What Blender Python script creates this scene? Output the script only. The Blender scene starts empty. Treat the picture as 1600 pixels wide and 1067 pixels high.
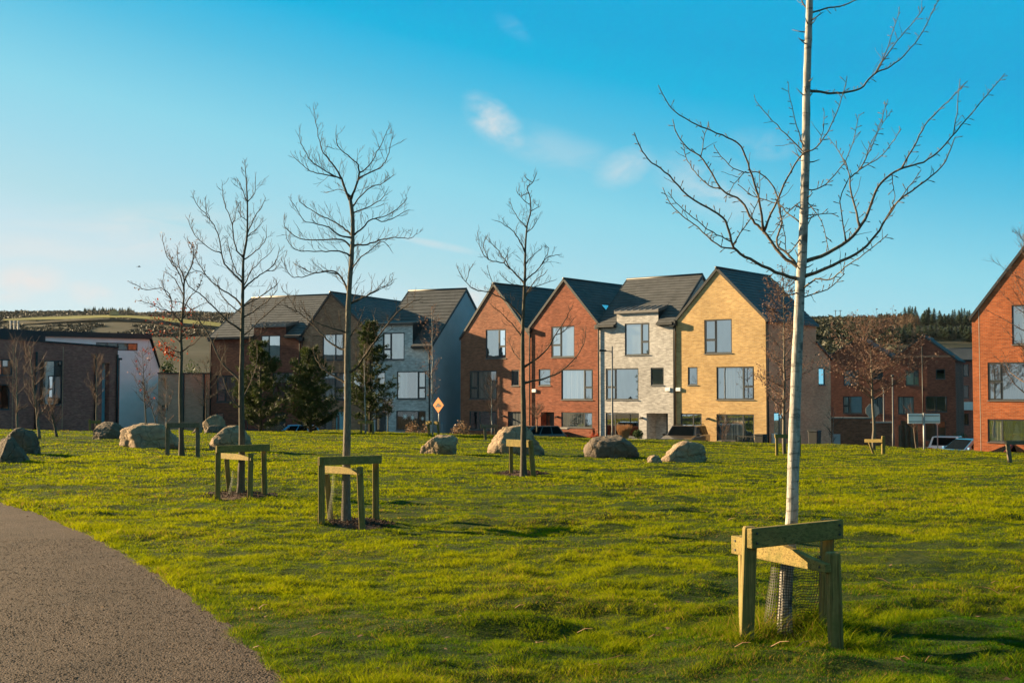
import bpy, bmesh, math, random
import numpy as np
from mathutils import Vector, Matrix
random.seed(11); RNG = np.random.default_rng(5)
S = bpy.context.scene
COL = S.collection
rad = math.radians

# ------------------------------------------------------------------ camera
FPX = 1880.0                              # focal length in pixels of a 1600 px wide picture
PITCH = math.atan2(612 - 533.5, FPX)
EYE = Vector((0, 0, 1.65))
cam_d = bpy.data.cameras.new('camera'); cam = bpy.data.objects.new('camera', cam_d); COL.objects.link(cam)
cam_d.sensor_width = 36; cam_d.lens = FPX / 1600 * 36
cam_d.clip_start = 0.1; cam_d.clip_end = 20000
cam.location = EYE; cam.rotation_euler = (math.pi / 2 + PITCH, 0, 0)
S.camera = cam

# ------------------------------------------------------------------ sun, sky, exposure
SUN_AZ = rad(23.5)      # how far beyond the picture plane the sun stands, to the left
SUN_EL = rad(16.5)
to_sun = Vector((-math.cos(SUN_AZ) * math.cos(SUN_EL), math.sin(SUN_AZ) * math.cos(SUN_EL), math.sin(SUN_EL)))
sd = bpy.data.lights.new('sun', 'SUN'); so = bpy.data.objects.new('sun', sd); COL.objects.link(so)
sd.energy = 5.0; sd.angle = rad(0.5); sd.color = (1.0, 0.74, 0.42)
so.rotation_euler = to_sun.to_track_quat('Z', 'Y').to_euler()
so.location = (-30, 20, 30)
S.view_settings.view_transform = 'Standard'; S.view_settings.look = 'None'
S.view_settings.gamma = 1; S.view_settings.use_curve_mapping = False
HAZE = 0.00002; EXPO = 2.05; S.view_settings.exposure = EXPO
S.cycles.max_bounces = 6; S.cycles.transparent_max_bounces = 12

F_ = Vector((0, math.cos(PITCH), math.sin(PITCH))); U_ = Vector((0, -math.sin(PITCH), math.cos(PITCH)))
def ray(px, py):
    return F_ + Vector((1, 0, 0)) * ((px - 800) / FPX) - U_ * ((py - 533.5) / FPX)
def at(px, py, Y):                         # the point of that line of sight at distance Y
    d = ray(px, py); return EYE + d * (Y / d.y)

W = bpy.data.worlds.new('World'); S.world = W; W.use_nodes = True
def make_world():
    nt = W.node_tree; N = nt.nodes; L = nt.links; N.clear()
    out = N.new('ShaderNodeOutputWorld'); bg = N.new('ShaderNodeBackground'); L.new(bg.outputs[0], out.inputs[0])
    bg.inputs[1].default_value = 0.1
    sky = N.new('ShaderNodeTexSky'); sky.sky_type = 'NISHITA'; sky.sun_disc = False
    sky.sun_elevation = SUN_EL; sky.sun_rotation = math.atan2(to_sun.x, to_sun.y)
    sky.air_density = 1.0; sky.dust_density = 0.6; sky.ozone_density = 2.5
    def math_(op, a, b=None, clamp=False):
        n = N.new('ShaderNodeMath'); n.operation = op; n.use_clamp = clamp
        for i, v in enumerate((a, b)):
            if v is None: continue
            if isinstance(v, (int, float)): n.inputs[i].default_value = v
            else: L.new(v, n.inputs[i])
        return n.outputs[0]
    tc = N.new('ShaderNodeTexCoord'); sp = N.new('ShaderNodeSeparateXYZ'); L.new(tc.outputs['Generated'], sp.inputs[0])
    x, y, z = sp.outputs
    # clear winter air: deep blue overhead and away from the sun, paler to the horizon and towards the sun
    p = math_('SUBTRACT', math_('SUBTRACT', 1.18, math_('MULTIPLY', z, 4.2)), math_('MULTIPLY', x, 0.88))
    p = math_('ADD', p, math_('MULTIPLY', math_('MAXIMUM', math_('SUBTRACT', 0.35, y), 0.0), 0.55))      # paler again opposite the view, away from the deep blue band
    p = math_('MAXIMUM', p, math_('MULTIPLY', math_('SUBTRACT', z, 0.40), 0.9))
    ramp = N.new('ShaderNodeValToRGB'); L.new(math_('DIVIDE', math_('ADD', p, 0.4), 1.6, True), ramp.inputs[0])
    cr = ramp.color_ramp; k = 9.7 / 2 ** EXPO
    stops = [(0.0, SKYC[0])] + [((q + .4) / 1.6, c) for q, c in SKYC[1:]]
    cr.elements[0].position = 0.0; cr.elements[1].position = stops[-1][0]
    for e, c in ((cr.elements[0], stops[0][1]), (cr.elements[1], stops[-1][1])): e.color = tuple(v * k for v in c) + (1,)
    for q, c in stops[1:-1]:
        e = cr.elements.new(q); e.color = tuple(v * k for v in c) + (1,)
    mul = N.new('ShaderNodeMixRGB'); mul.inputs[0].default_value = 0.97
    tint = N.new('ShaderNodeMixRGB'); tint.blend_type = 'MULTIPLY'; tint.inputs[0].default_value = 1
    L.new(sky.outputs[0], tint.inputs[1]); tint.inputs[2].default_value = (.35, .62, .75, 1)
    L.new(tint.outputs[0], mul.inputs[1]); L.new(ramp.outputs[0], mul.inputs[2])
    # clouds: thin wisps in their own patches of the sky
    ys = math_('MAXIMUM', y, 0.02)
    u = math_('DIVIDE', x, ys); v = math_('DIVIDE', z, ys)
    cb = N.new('ShaderNodeCombineXYZ'); L.new(u, cb.inputs[0]); L.new(v, cb.inputs[1])
    def noise(scale, sx, sy, rot, detail=6, rough=0.6, off=0.0):
        mp = N.new('ShaderNodeMapping'); L.new(cb.outputs[0], mp.inputs[0])
        mp.inputs['Location'].default_value = (off, off * .7, 0)
        mp.inputs['Rotation'].default_value = (0, 0, rot); mp.inputs['Scale'].default_value = (sx, sy, 1)
        n = N.new('ShaderNodeTexNoise'); n.inputs['Scale'].default_value = scale
        n.inputs['Detail'].default_value = detail; n.inputs['Roughness'].default_value = rough
        n.inputs['Distortion'].default_value = 0.6
        L.new(mp.outputs[0], n.inputs['Vector']); return n.outputs[0]
    total = None
    for (px, py, rx, ry, rot, amt, nz) in CLOUDS:
        d = ray(px, py); cu, cv = d.x / d.y, d.z / d.y
        du = math_('SUBTRACT', u, cu); dv = math_('SUBTRACT', v, cv)
        c, s = math.cos(rot), math.sin(rot)
        a = math_('DIVIDE', math_('ADD', math_('MULTIPLY', du, c), math_('MULTIPLY', dv, s)), rx / FPX)
        b = math_('DIVIDE', math_('SUBTRACT', math_('MULTIPLY', dv, c), math_('MULTIPLY', du, s)), ry / FPX)
        r2 = math_('ADD', math_('MULTIPLY', a, a), math_('MULTIPLY', b, b))
        m = math_('POWER', math_('SUBTRACT', 1.0, r2, True), 1.3)
        n = noise(*nz)
        k = math_('MULTIPLY', math_('MULTIPLY', m, math_('MULTIPLY', math_('SUBTRACT', n, 0.33, True), 3.8, True)), amt)
        total = k if total is None else math_('ADD', total, k, True)
    total = math_('MULTIPLY', total, math_('GREATER_THAN', y, 0.05))
    mix = N.new('ShaderNodeMixRGB'); L.new(total, mix.inputs[0]); L.new(mul.outputs[0], mix.inputs[1])
    mix.inputs[2].default_value = CLOUDC
    # the sky opposite the sun and overhead is darker than the bright band round the sun
    dk = math_('MULTIPLY', math_('SUBTRACT', -0.30, y, True), 0.7)
    dk = math_('MAXIMUM', dk, math_('MULTIPLY', math_('SUBTRACT', z, 0.38, True), 1.1))
    dk = math_('SUBTRACT', 1.0, math_('MINIMUM', dk, 0.45))
    cbk = N.new('ShaderNodeCombineXYZ')
    for i in range(3): L.new(dk, cbk.inputs[i])
    fin = N.new('ShaderNodeMixRGB'); fin.blend_type = 'MULTIPLY'; fin.inputs[0].default_value = 1; L.new(mix.outputs[0], fin.inputs[1]); L.new(cbk.outputs[0], fin.inputs[2])
    L.new(fin.outputs[0], bg.inputs[0])
SKYC = [(.0, .30, .66), (.04, (.0, .46, .77)), (.22, (.085, .53, .77)), (.5, (.27, .68, .82)), (.66, (.35, .70, .82)), (.84, (.46, .73, .80)), (.95, (.56, .76, .83)), (1.15, (.66, .80, .84))]
CLOUDC = tuple(v * 10 / 2 ** EXPO for v in (.80, .79, .78)) + (1,)
CLOUDS = [ # px, py, radius along, across, tilt, density, (noise scale, sx, sy, rot, detail, rough, offset)
    (770, 188, 66, 36, -0.75, .7, (22, 1, 2.2, .8, 7, .62, 1.3)),
    (975, 262, 60, 34, .5, .42, (20, 1, 2.0, -.4, 7, .6, 4.1)),
    (1120, 295, 120, 60, -.4, .40, (18, 1, 2.0, .5, 7, .6, 7.7)),
    (870, 235, 170, 40, -.3, .22, (16, 1, 2.5, .4, 6, .6, 2.2)),
    (1190, 225, 60, 30, -.2, .25, (18, 1, 2.0, .2, 7, .6, 9.2)),
    (35, 442, 80, 36, .1, 1.0, (26, 1, 1.7, 0, 7, .55, 3.3)),
    (140, 458, 46, 22, -.2, .9, (26, 1, 1.7, 0, 7, .55, 5.9)),
    (130, 370, 330, 60, .05, .5, (10, 1, 5, .05, 6, .6, 6.4)),
    (690, 384, 72, 8, -.2, .7, (9, 1, 1, 0, 3, .5, 8.1)),
    (800, 42, 44, 18, -.6, .10, (24, 1, 2, .6, 6, .6, 0.4)),
    (735, 468, 40, 30, .0, .75, (20, 1, 1, 0, 4, .5, 2.9)),
]
make_world()

# ------------------------------------------------------------------ helpers
def tag(o, label=None, cat=None, group=None, kind=None):
    if label: o['label'] = label
    if cat: o['category'] = cat
    if group: o['group'] = group
    if kind: o['kind'] = kind
    return o
def empty(name, loc=(0, 0, 0), rz=0.0, label=None, cat=None, group=None):
    o = bpy.data.objects.new(name, None); COL.objects.link(o)
    o.location = loc; o.rotation_euler = (0, 0, rz); o.empty_display_size = 0.3
    return tag(o, label, cat, group)
def mesh_obj(name, me, m, parent=None, smooth=False):
    me.materials.append(m)
    if smooth: me.polygons.foreach_set('use_smooth', np.ones(len(me.polygons), dtype=bool))
    o = bpy.data.objects.new(name, me); COL.objects.link(o)
    if parent is not None: o.parent = parent
    return o
def np_mesh(name, V, Fc, k, col=None):
    """V (n,3); Fc (m,k) with k corners a face"""
    me = bpy.data.meshes.new(name); n = len(V); m = len(Fc)
    me.vertices.add(n); me.vertices.foreach_set('co', np.ascontiguousarray(V, dtype=np.float32).ravel())
    me.loops.add(m * k); me.loops.foreach_set('vertex_index', np.ascontiguousarray(Fc, dtype=np.int32).ravel())
    me.polygons.add(m); me.polygons.foreach_set('loop_start', np.arange(0, m * k, k, dtype=np.int32))
    try: me.polygons.foreach_set('loop_total', np.full(m, k, dtype=np.int32))
    except Exception: pass
    me.update(calc_edges=True); me.validate()
    if col is not None:
        ca = me.color_attributes.new('Col', 'FLOAT_COLOR', 'POINT')
        c4 = np.ones((n, 4), dtype=np.float32); c4[:, :3] = col
        ca.data.foreach_set('color', c4.ravel())
    return me
class MB:
    def __init__(s): s.v = []; s.f = []
    def quad(s, *p):
        i = len(s.v); s.v += [tuple(q) for q in p]; s.f.append(tuple(range(i, i + len(p))))
    poly = quad
    def box(s, x0, x1, y0, y1, z0, z1):
        i = len(s.v)
        s.v += [(x0, y0, z0), (x1, y0, z0), (x1, y1, z0), (x0, y1, z0), (x0, y0, z1), (x1, y0, z1), (x1, y1, z1), (x0, y1, z1)]
        s.f += [tuple(i + k for k in q) for q in ((0, 3, 2, 1), (4, 5, 6, 7), (0, 1, 5, 4), (1, 2, 6, 5), (2, 3, 7, 6), (3, 0, 4, 7))]
        return s
    def bar(s, a, b, w, h, up=(0, 0, 1), taper=1.0):     # a beam of w x h from a to b
        a = Vector(a); b = Vector(b); d = (b - a).normalized(); up = Vector(up)
        r = d.cross(up)
        if r.length < 1e-4: r = d.cross(Vector((0, 1, 0)))
        r.normalize(); t = r.cross(d).normalized(); i = len(s.v)
        for p, k in ((a, 1.0), (b, taper)):
            for sx, sy in ((-1, -1), (1, -1), (1, 1), (-1, 1)):
                s.v.append(tuple(p + r * (sx * w / 2 * k) + t * (sy * h / 2 * k)))
        s.f += [tuple(i + k for k in q) for q in ((3, 2, 1, 0), (4, 5, 6, 7), (0, 1, 5, 4), (1, 2, 6, 5), (2, 3, 7, 6), (3, 0, 4, 7))]
        return s
    def tube(s, pts, rs, n=6, cap=True):
        pts = [Vector(p) for p in pts]
        if not isinstance(rs, (list, tuple)): rs = [rs] * len(pts)
        m = len(pts); i0 = len(s.v)
        ref = Vector((0.13, 0.99, 0.07)); prev = None
        for i, p in enumerate(pts):
            d = (pts[min(i + 1, m - 1)] - pts[max(i - 1, 0)])
            if d.length < 1e-9: d = Vector((0, 0, 1))
            d.normalize()
            a = (prev if prev is not None else (ref if abs(d.dot(ref)) < .95 else Vector((1, 0, 0))))
            a = a - d * a.dot(d)
            if a.length < 1e-6: a = d.orthogonal()
            a.normalize(); prev = a; b = d.cross(a)
            for k in range(n):
                t = 2 * math.pi * k / n
                s.v.append(tuple(p + (a * math.cos(t) + b * math.sin(t)) * rs[i]))
        for i in range(m - 1):
            for k in range(n):
                a0 = i0 + i * n + k; a1 = i0 + i * n + (k + 1) % n
                s.f.append((a0, a1, a1 + n, a0 + n))
        if cap:
            s.f.append(tuple(i0 + k for k in reversed(range(n))))
            s.f.append(tuple(i0 + (m - 1) * n + k for k in range(n)))
        return s
    def prism(s, outline, axis, a, b):        # outline of 2-D points pushed along an axis ('x','y','z') from a to b
        n = len(outline); i = len(s.v)
        def P(p, t):
            return {'x': (t, p[0], p[1]), 'y': (p[0], t, p[1]), 'z': (p[0], p[1], t)}[axis]
        s.v += [P(p, a) for p in outline] + [P(p, b) for p in outline]
        s.f.append(tuple(i + k for k in range(n))); s.f.append(tuple(i + n + k for k in reversed(range(n))))
        for k in range(n):
            q = (k + 1) % n; s.f.append((i + q, i + k, i + n + k, i + n + q))
        return s
    def build(s, name, m, parent=None, smooth=False, bevel=0.0, fix=True, seg=2):
        me = bpy.data.meshes.new(name); me.from_pydata(s.v, [], s.f); me.update()
        if fix:
            bm = bmesh.new(); bm.from_mesh(me); bmesh.ops.recalc_face_normals(bm, faces=bm.faces); bm.to_mesh(me); bm.free()
        o = mesh_obj(name, me, m, parent, smooth)
        if bevel:
            b = o.modifiers.new('bevel', 'BEVEL'); b.width = bevel; b.segments = seg; b.limit_method = 'ANGLE'; b.angle_limit = rad(35)
        return o
def copy_tree(o, parent=None):
    c = o.copy(); COL.objects.link(c)
    if parent is not None: c.parent = parent
    for ch in list(o.children): copy_tree(ch, c)
    return c
def rot2(p, a): return (p[0] * math.cos(a) - p[1] * math.sin(a), p[0] * math.sin(a) + p[1] * math.cos(a))

# ---- smooth value noise for land and colour
_H = RNG.random((256, 256))
def vnoise(x, y):
    x = np.asarray(x, float); y = np.asarray(y, float)
    xi = np.floor(x).astype(int); yi = np.floor(y).astype(int); fx = x - xi; fy = y - yi
    fx = fx * fx * (3 - 2 * fx); fy = fy * fy * (3 - 2 * fy)
    h = lambda a, b: _H[a & 255, b & 255]
    return (h(xi, yi) * (1 - fx) + h(xi + 1, yi) * fx) * (1 - fy) + (h(xi, yi + 1) * (1 - fx) + h(xi + 1, yi + 1) * fx) * fy - 0.5
def sstep(a, b, x):
    t = np.clip((np.asarray(x, float) - a) / (b - a), 0, 1); return t * t * (3 - 2 * t)

# ------------------------------------------------------------------ land
def plane_z(X, Y):
    return -0.016 * (Y - 14) - 0.025 * X * np.clip((Y - 12) / 30, 0, 1)
def ground_hit(px, py):                    # where that line of sight meets the lawn
    d = ray(px, py); Y = 10.0
    for _ in range(60):
        P = EYE + d * (Y / d.y); h = 1.65 - float(plane_z(P.x, Y))
        Y = 0.5 * Y + 0.5 * h * d.y / max(-d.z, 1e-4)
    P = EYE + d * (Y / d.y); return Vector((P.x, P.y, float(plane_z(P.x, P.y))))
EDGE_X = np.array([-80, -40, -22, -16, -9.5, -4, 1, 5, 10, 14, 18, 21, 23.4, 25, 40, 80.])
EDGE_Y = np.array([40, 47, 53.5, 62, 72, 71.6, 68.5, 66.5, 66.6, 65.4, 66, 63.5, 61, 58.5, 52, 40.])
def edge_y(X): return np.interp(X, EDGE_X, EDGE_Y)
# the edge of the path, as points on the ground
PATH_PX = [(0, 785), (55, 802), (109, 824), (150, 842), (184, 860), (226, 886), (269, 915), (310, 945), (350, 974), (398, 1021), (440, 1066)]
PATH_E = [tuple(ground_hit(*p)[:2]) for p in PATH_PX]
_a = PATH_E[0]; PATH_E = [(_a[0] - 9, _a[1] + 2.0), (_a[0] - 4.5, _a[1] + 1.7), (_a[0] - 2, _a[1] + 1.1)] + PATH_E
_b = PATH_E[-1]; PATH_E += [(_b[0] + .22, _b[1] - .8), (_b[0] + .4, _b[1] - 2), (_b[0] + .5, _b[1] - 5), (_b[0] + .4, _b[1] - 12)]
_pe = np.array(PATH_E)
def path_dist(X, Y):                       # distance to the path's edge, positive on the lawn side
    X = np.asarray(X, float); Y = np.asarray(Y, float)
    best = np.full(X.shape, 1e9); sgn = np.ones(X.shape)
    for i in range(len(_pe) - 1):
        a = _pe[i]; b = _pe[i + 1]; d = b - a; l2 = d @ d
        t = np.clip(((X - a[0]) * d[0] + (Y - a[1]) * d[1]) / l2, 0, 1)
        qx = X - a[0] - t * d[0]; qy = Y - a[1] - t * d[1]; D = np.hypot(qx, qy)
        cr = d[0] * (Y - a[1]) - d[1] * (X - a[0])
        m = D < best; best = np.where(m, D, best); sgn = np.where(m, np.sign(cr), sgn)
    return best * sgn
def lumps(X, Y):
    k = 0.55 + 0.85 * sstep(-1.0, 1.5, X) * sstep(15, 8, Y) + .35 * sstep(11, 16, Y)
    return k * (0.060 * vnoise(X / 1.3 + 7, Y / 1.3) + 0.085 * vnoise(X / .60, Y / .45 + 31) * (.5 + sstep(-.1, .3, vnoise(X / 2.1 + 60, Y / 2.1))) + 0.048 * vnoise(X / .25 + 3, Y / .22)) \
        + 0.09 * vnoise(X / 6 + 50, Y / 6 + 9) * sstep(14, 24, Y)
def lawn_z(X, Y):
    X = np.asarray(X, float); Y = np.asarray(Y, float)
    pd = path_dist(X, Y)
    z = plane_z(X, Y) + lumps(X, Y) * sstep(-.05, .5, pd)
    z = z + 0.015 * sstep(-.02, .1, pd) - 0.05 * sstep(0.0, -.08, pd)
    return z - 0.75 * sstep(0, 3.2, Y - edge_y(X))
def gz(X, Y): return float(lawn_z(np.array([X]), np.array([Y]))[0])
def on_lawn(px, py):
    P = ground_hit(px, py); return Vector((P.x, P.y, gz(P.x, P.y)))
def land_z(X, Y):
    X = np.asarray(X, float); Y = np.asarray(Y, float)
    r = sstep(12, 26, X)
    z = -1.85 - .5 * r - 1.0 * r * sstep(85, 110, Y) - 2.0 * sstep(95, 170, Y)
    u = X / np.maximum(Y, 1.0)
    left = (70 + 34 * sstep(.05, -.17, u)) * sstep(260, 1650, Y) * sstep(.12, -.02, u)
    left = left * (1 + .05 * vnoise(X / 160 + 3, Y / 160)) + sstep(300, 900, Y) * 5 * vnoise(X / 90, Y / 90 + 4)
    left = left - 40 * sstep(1700, 3200, Y)
    right = 40.5 * sstep(150, 600, Y) * sstep(.07, .2, u) - 25 * sstep(640, 1300, Y) * sstep(.07, .2, u)
    return z + left + right

# ------------------------------------------------------------------ materials
class NB:
    """small node builder"""
    def __init__(s, name, rough=.8, spec=.3):
        s.m = bpy.data.materials.new(name); s.m.use_nodes = True; s.nt = s.m.node_tree; s.N = s.nt.nodes; s.L = s.nt.links
        s.b = s.N['Principled BSDF']; s.b.inputs['Roughness'].default_value = rough
        s.b.inputs['Specular IOR Level'].default_value = spec; s._tc = None
    def tc(s, kind='Object'):
        if s._tc is None: s._tc = s.N.new('ShaderNodeTexCoord')
        return s._tc.outputs[kind]
    def put(s, sock, v):
        if isinstance(v, bpy.types.NodeSocket): s.L.new(v, sock)
        elif isinstance(v, tuple) and len(v) == 3 and sock.type == 'RGBA': sock.default_value = (*v, 1)
        else: sock.default_value = v
    def math(s, op, a, b=0.0, clamp=False):
        n = s.N.new('ShaderNodeMath'); n.operation = op; n.use_clamp = clamp; s.put(n.inputs[0], a); s.put(n.inputs[1], b); return n.outputs[0]
    def mix(s, f, a, b, mode='MIX'):
        n = s.N.new('ShaderNodeMixRGB'); n.blend_type = mode; s.put(n.inputs[0], f); s.put(n.inputs[1], a); s.put(n.inputs[2], b); return n.outputs[0]
    def map(s, vec, scale=(1, 1, 1), loc=(0, 0, 0), rot=(0, 0, 0)):
        n = s.N.new('ShaderNodeMapping'); s.put(n.inputs[0], vec)
        n.inputs['Scale'].default_value = scale; n.inputs['Location'].default_value = loc; n.inputs['Rotation'].default_value = rot; return n.outputs[0]
    def noise(s, scale, vec=None, detail=4, rough=.55, dist=0.0):
        n = s.N.new('ShaderNodeTexNoise'); s.put(n.inputs['Vector'], vec if vec is not None else s.tc())
        n.inputs['Scale'].default_value = scale; n.inputs['Detail'].default_value = detail; n.inputs['Roughness'].default_value = rough
        n.inputs['Distortion'].default_value = dist; return n.outputs[0]
    def voro(s, scale, vec=None, out='Color', rnd=1.0):
        n = s.N.new('ShaderNodeTexVoronoi'); s.put(n.inputs['Vector'], vec if vec is not None else s.tc()); n.inputs['Scale'].default_value = scale
        n.inputs['Randomness'].default_value = rnd; return n.outputs[out]
    def rng(s, v, a, b, c=0.0, d=1.0):
        n = s.N.new('ShaderNodeMapRange'); s.put(n.inputs[0], v)
        for i, q in enumerate((a, b, c, d)): n.inputs[i + 1].default_value = q
        return n.outputs[0]
    def bump(s, h, strength=.5, dist=.02):
        n = s.N.new('ShaderNodeBump'); n.inputs['Strength'].default_value = strength; n.inputs['Distance'].default_value = dist
        s.put(n.inputs['Height'], h); s.L.new(n.outputs[0], s.b.inputs['Normal']); return n
    def base(s, c): s.put(s.b.inputs['Base Color'], c); return s
    def sep(s, v):
        n = s.N.new('ShaderNodeSeparateXYZ'); s.put(n.inputs[0], v); return n.outputs
    def comb(s, x, y, z=0.0):
        n = s.N.new('ShaderNodeCombineXYZ'); s.put(n.inputs[0], x); s.put(n.inputs[1], y); s.put(n.inputs[2], z); return n.outputs[0]
def flat(name, c, rough=.6, spec=.4, vary=.25, scale=6.0, metal=0.0):
    b = NB(name, rough, spec); n = b.noise(scale, detail=5)
    lo = tuple(q * (1 - vary) for q in c); hi = tuple(min(1, q * (1 + vary)) for q in c)
    b.base(b.mix(b.rng(n, .3, .7), lo, hi)); b.b.inputs['Metallic'].default_value = metal; return b.m
def brick(name, c1, c2, mortar, streak=.5, grime=.24):
    b = NB(name, .9, .2); x, y, z = b.sep(b.tc())
    v = b.comb(b.math('ADD', x, y), z)
    t = b.N.new('ShaderNodeTexBrick'); b.put(t.inputs['Vector'], v)
    t.inputs['Color1'].default_value = (*c1, 1); t.inputs['Color2'].default_value = (*c2, 1); t.inputs['Mortar'].default_value = (*mortar, 1)
    t.inputs['Scale'].default_value = 1; t.inputs['Mortar Size'].default_value = .008; t.inputs['Brick Width'].default_value = .225
    t.inputs['Row Height'].default_value = .075; t.inputs['Bias'].default_value = 0
    # runs of darker and paler bricks
    g = b.noise(1.0, b.map(v, (2.6, 9, 1)), 3, .7); g2 = b.noise(.35, v, 3)
    f = b.rng(g, .34, .66, 1 - streak * .55, 1 + streak * .45)
    f2 = b.rng(g2, .3, .7, 1 - grime, 1 + grime * .6)
    b.base(b.mix(1.0, b.mix(1.0, t.outputs[0], b.comb(f, f, f), 'MULTIPLY'), b.comb(f2, f2, f2), 'MULTIPLY'))
    b.bump(t.outputs['Fac'], .35, -.006)
    return b.m
def tiles(name, c, axis):                  # concrete roof tiles; axis = the local axis along the courses
    b = NB(name, .7, .35); x, y, z = b.sep(b.tc())
    v = b.comb(x if axis == 'x' else y, z)
    t = b.N.new('ShaderNodeTexBrick'); b.put(t.inputs['Vector'], v)
    k = .72
    t.inputs['Color1'].default_value = (*c, 1); t.inputs['Color2'].default_value = (c[0] * 1.35, c[1] * 1.32, c[2] * 1.3, 1)
    t.inputs['Mortar'].default_value = (c[0] * k, c[1] * k, c[2] * k, 1); t.inputs['Scale'].default_value = 1
    t.inputs['Mortar Size'].default_value = .004; t.inputs['Brick Width'].default_value = .33; t.inputs['Row Height'].default_value = .22
    n = b.noise(.9, v, 5, .65); f = b.rng(n, .3, .7, .78, 1.2)
    b.base(b.mix(1.0, t.outputs[0], b.comb(f, f, f), 'MULTIPLY')); return b.m
def glass(name, tint=(.96, .98, .97), rough=.015, k=.36):
    b = NB(name); nt = b.nt; out = b.N['Material Output']; b.N.remove(b.b)
    tr = b.N.new('ShaderNodeBsdfTransparent'); tr.inputs[0].default_value = (*tint, 1)
    gl = b.N.new('ShaderNodeBsdfGlossy'); gl.inputs['Roughness'].default_value = rough; gl.inputs[0].default_value = (.95, .97, 1, 1)
    lw = b.N.new('ShaderNodeFresnel'); lw.inputs[0].default_value = 1.55
    mx = b.N.new('ShaderNodeMixShader'); b.L.new(b.math('ADD', b.math('MULTIPLY', lw.outputs[0], 1.8), k, True), mx.inputs[0])
    b.L.new(tr.outputs[0], mx.inputs[1]); b.L.new(gl.outputs[0], mx.inputs[2]); b.L.new(mx.outputs[0], out.inputs[0])
    n = b.noise(1.3, detail=1); bp = b.N.new('ShaderNodeBump'); bp.inputs['Strength'].default_value = .03; bp.inputs['Distance'].default_value = .05
    b.L.new(n, bp.inputs['Height']); b.L.new(bp.outputs[0], gl.inputs['Normal']); return b.m
def leafy(name, lo, hi, scale=1.2, trans=.35, rough=.6, attr=False):
    b = NB(name, rough, .25)
    if attr:
        a = b.N.new('ShaderNodeAttribute'); a.attribute_name = 'Col'; c = a.outputs['Color']
    else: c = b.mix(b.rng(b.noise(scale, detail=5, rough=.7), .32, .68), lo, hi)
    b.base(c); out = b.N['Material Output']
    t = b.N.new('ShaderNodeBsdfTranslucent'); b.put(t.inputs[0], c)
    mx = b.N.new('ShaderNodeMixShader'); mx.inputs[0].default_value = trans
    b.L.new(b.b.outputs[0], mx.inputs[1]); b.L.new(t.outputs[0], mx.inputs[2]); b.L.new(mx.outputs[0], out.inputs[0]); return b.m
def bark(name, c, lo, bandscale=0.0, streak=(6, 6, 1.2), lichen=None):
    b = NB(name, .85, .2); n = b.noise(7, b.map(b.tc(), streak), 6, .7)
    col = b.mix(b.rng(n, .35, .68), lo, c)
    if bandscale:                           # birch-like lenticels: short dark bands across the stem
        w = b.noise(1.0, b.map(b.tc(), (9, 9, bandscale)), 4, .75, .4)
        col = b.mix(b.rng(w, .53, .62), col, tuple(q * .28 for q in c))
        k = b.voro(1.0, b.map(b.tc(), (5, 5, 5.5)), 'Distance')
        col = b.mix(b.rng(k, .12, .2, 1, 0), col, tuple(q * .22 for q in c))
    if lichen:
        q = b.noise(5, None, 6, .75); col = b.mix(b.rng(q, .55, .68, 0, .8), col, lichen)
    b.base(col); b.bump(n, .6, .012); return b.m
def timber(name, c, lo, moss=(.095, .10, .025), axis='z'):
    b = NB(name, .85, .15); p = b.tc()
    st = {'z': (30, 30, 1.6), 'x': (2.2, 22, 30)}[axis]; st2 = {'z': (90, 90, 2.5), 'x': (3, 60, 90)}[axis]
    g = b.noise(1.0, b.map(p, st), 6, .7, .3); q = b.noise(4.5, p, 6, .75); k = b.noise(1.0, b.map(p, st2), 4, .75); d = b.noise(14, p, 5, .7)
    col = b.mix(b.rng(g, .32, .68), lo, c); col = b.mix(b.rng(k, .50, .64, 0, .85), col, tuple(v * .25 for v in c))
    col = b.mix(b.rng(q, .46, .66, 0, .65), col, moss); col = b.mix(b.rng(d, .6, .75, 0, .5), col, tuple(v * .45 for v in c))
    b.base(col); b.bump(b.math('ADD', g, k), .6, .008); return b.m

M = {}
M['brick_red'] = brick('red_brick', (.21, .074, .042), (.335, .124, .069), (.27, .18, .135), .45)
M['brick_red_deep'] = brick('deep_red_brick', (.205, .058, .032), (.32, .098, .051), (.24, .13, .095), .5)
M['brick_orange'] = brick('orange_red_brick', (.27, .066, .024), (.41, .110, .038), (.29, .15, .09), .35)
M['brick_yellow'] = brick('yellow_brick', (.42, .25, .095), (.58, .375, .155), (.46, .36, .24), .22)
M['brick_grey'] = brick('pale_grey_brick', (.34, .322, .31), (.54, .515, .495), (.45, .43, .415), .42)
M['brick_white'] = brick('whitish_brick', (.42, .43, .44), (.62, .63, .63), (.5, .5, .5), .5)
M['brick_brown'] = brick('brown_brick', (.32, .150, .088), (.45, .235, .145), (.25, .17, .13), .5)
M['brick_dark'] = brick('dark_red_brick', (.19, .055, .036), (.28, .085, .052), (.19, .10, .075), .6)
M['brick_maroon'] = brick('maroon_brick', (.34, .105, .085), (.47, .17, .125), (.30, .16, .13), .45)
M['brick_buff'] = brick('buff_brick', (.60, .30, .175), (.74, .43, .26), (.56, .35, .24), .3)
M['brick_tan'] = brick('tan_brick', (.66, .35, .235), (.78, .46, .32), (.58, .38, .28), .25)
M['render_white'] = flat('white_render', (.84, .85, .86), .85, .2, .06, 1.5)
M['render_grey'] = flat('grey_render', (.36, .41, .45), .85, .2, .08, 1.2)
M['coping'] = flat('stone_coping', (.36, .33, .30), .85, .2, .2, 5)
M['tile_x'] = tiles('roof_tiles_along', (.052, .054, .058), 'x')
M['tile_y'] = tiles('roof_tiles_back', (.046, .053, .060), 'y')
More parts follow.
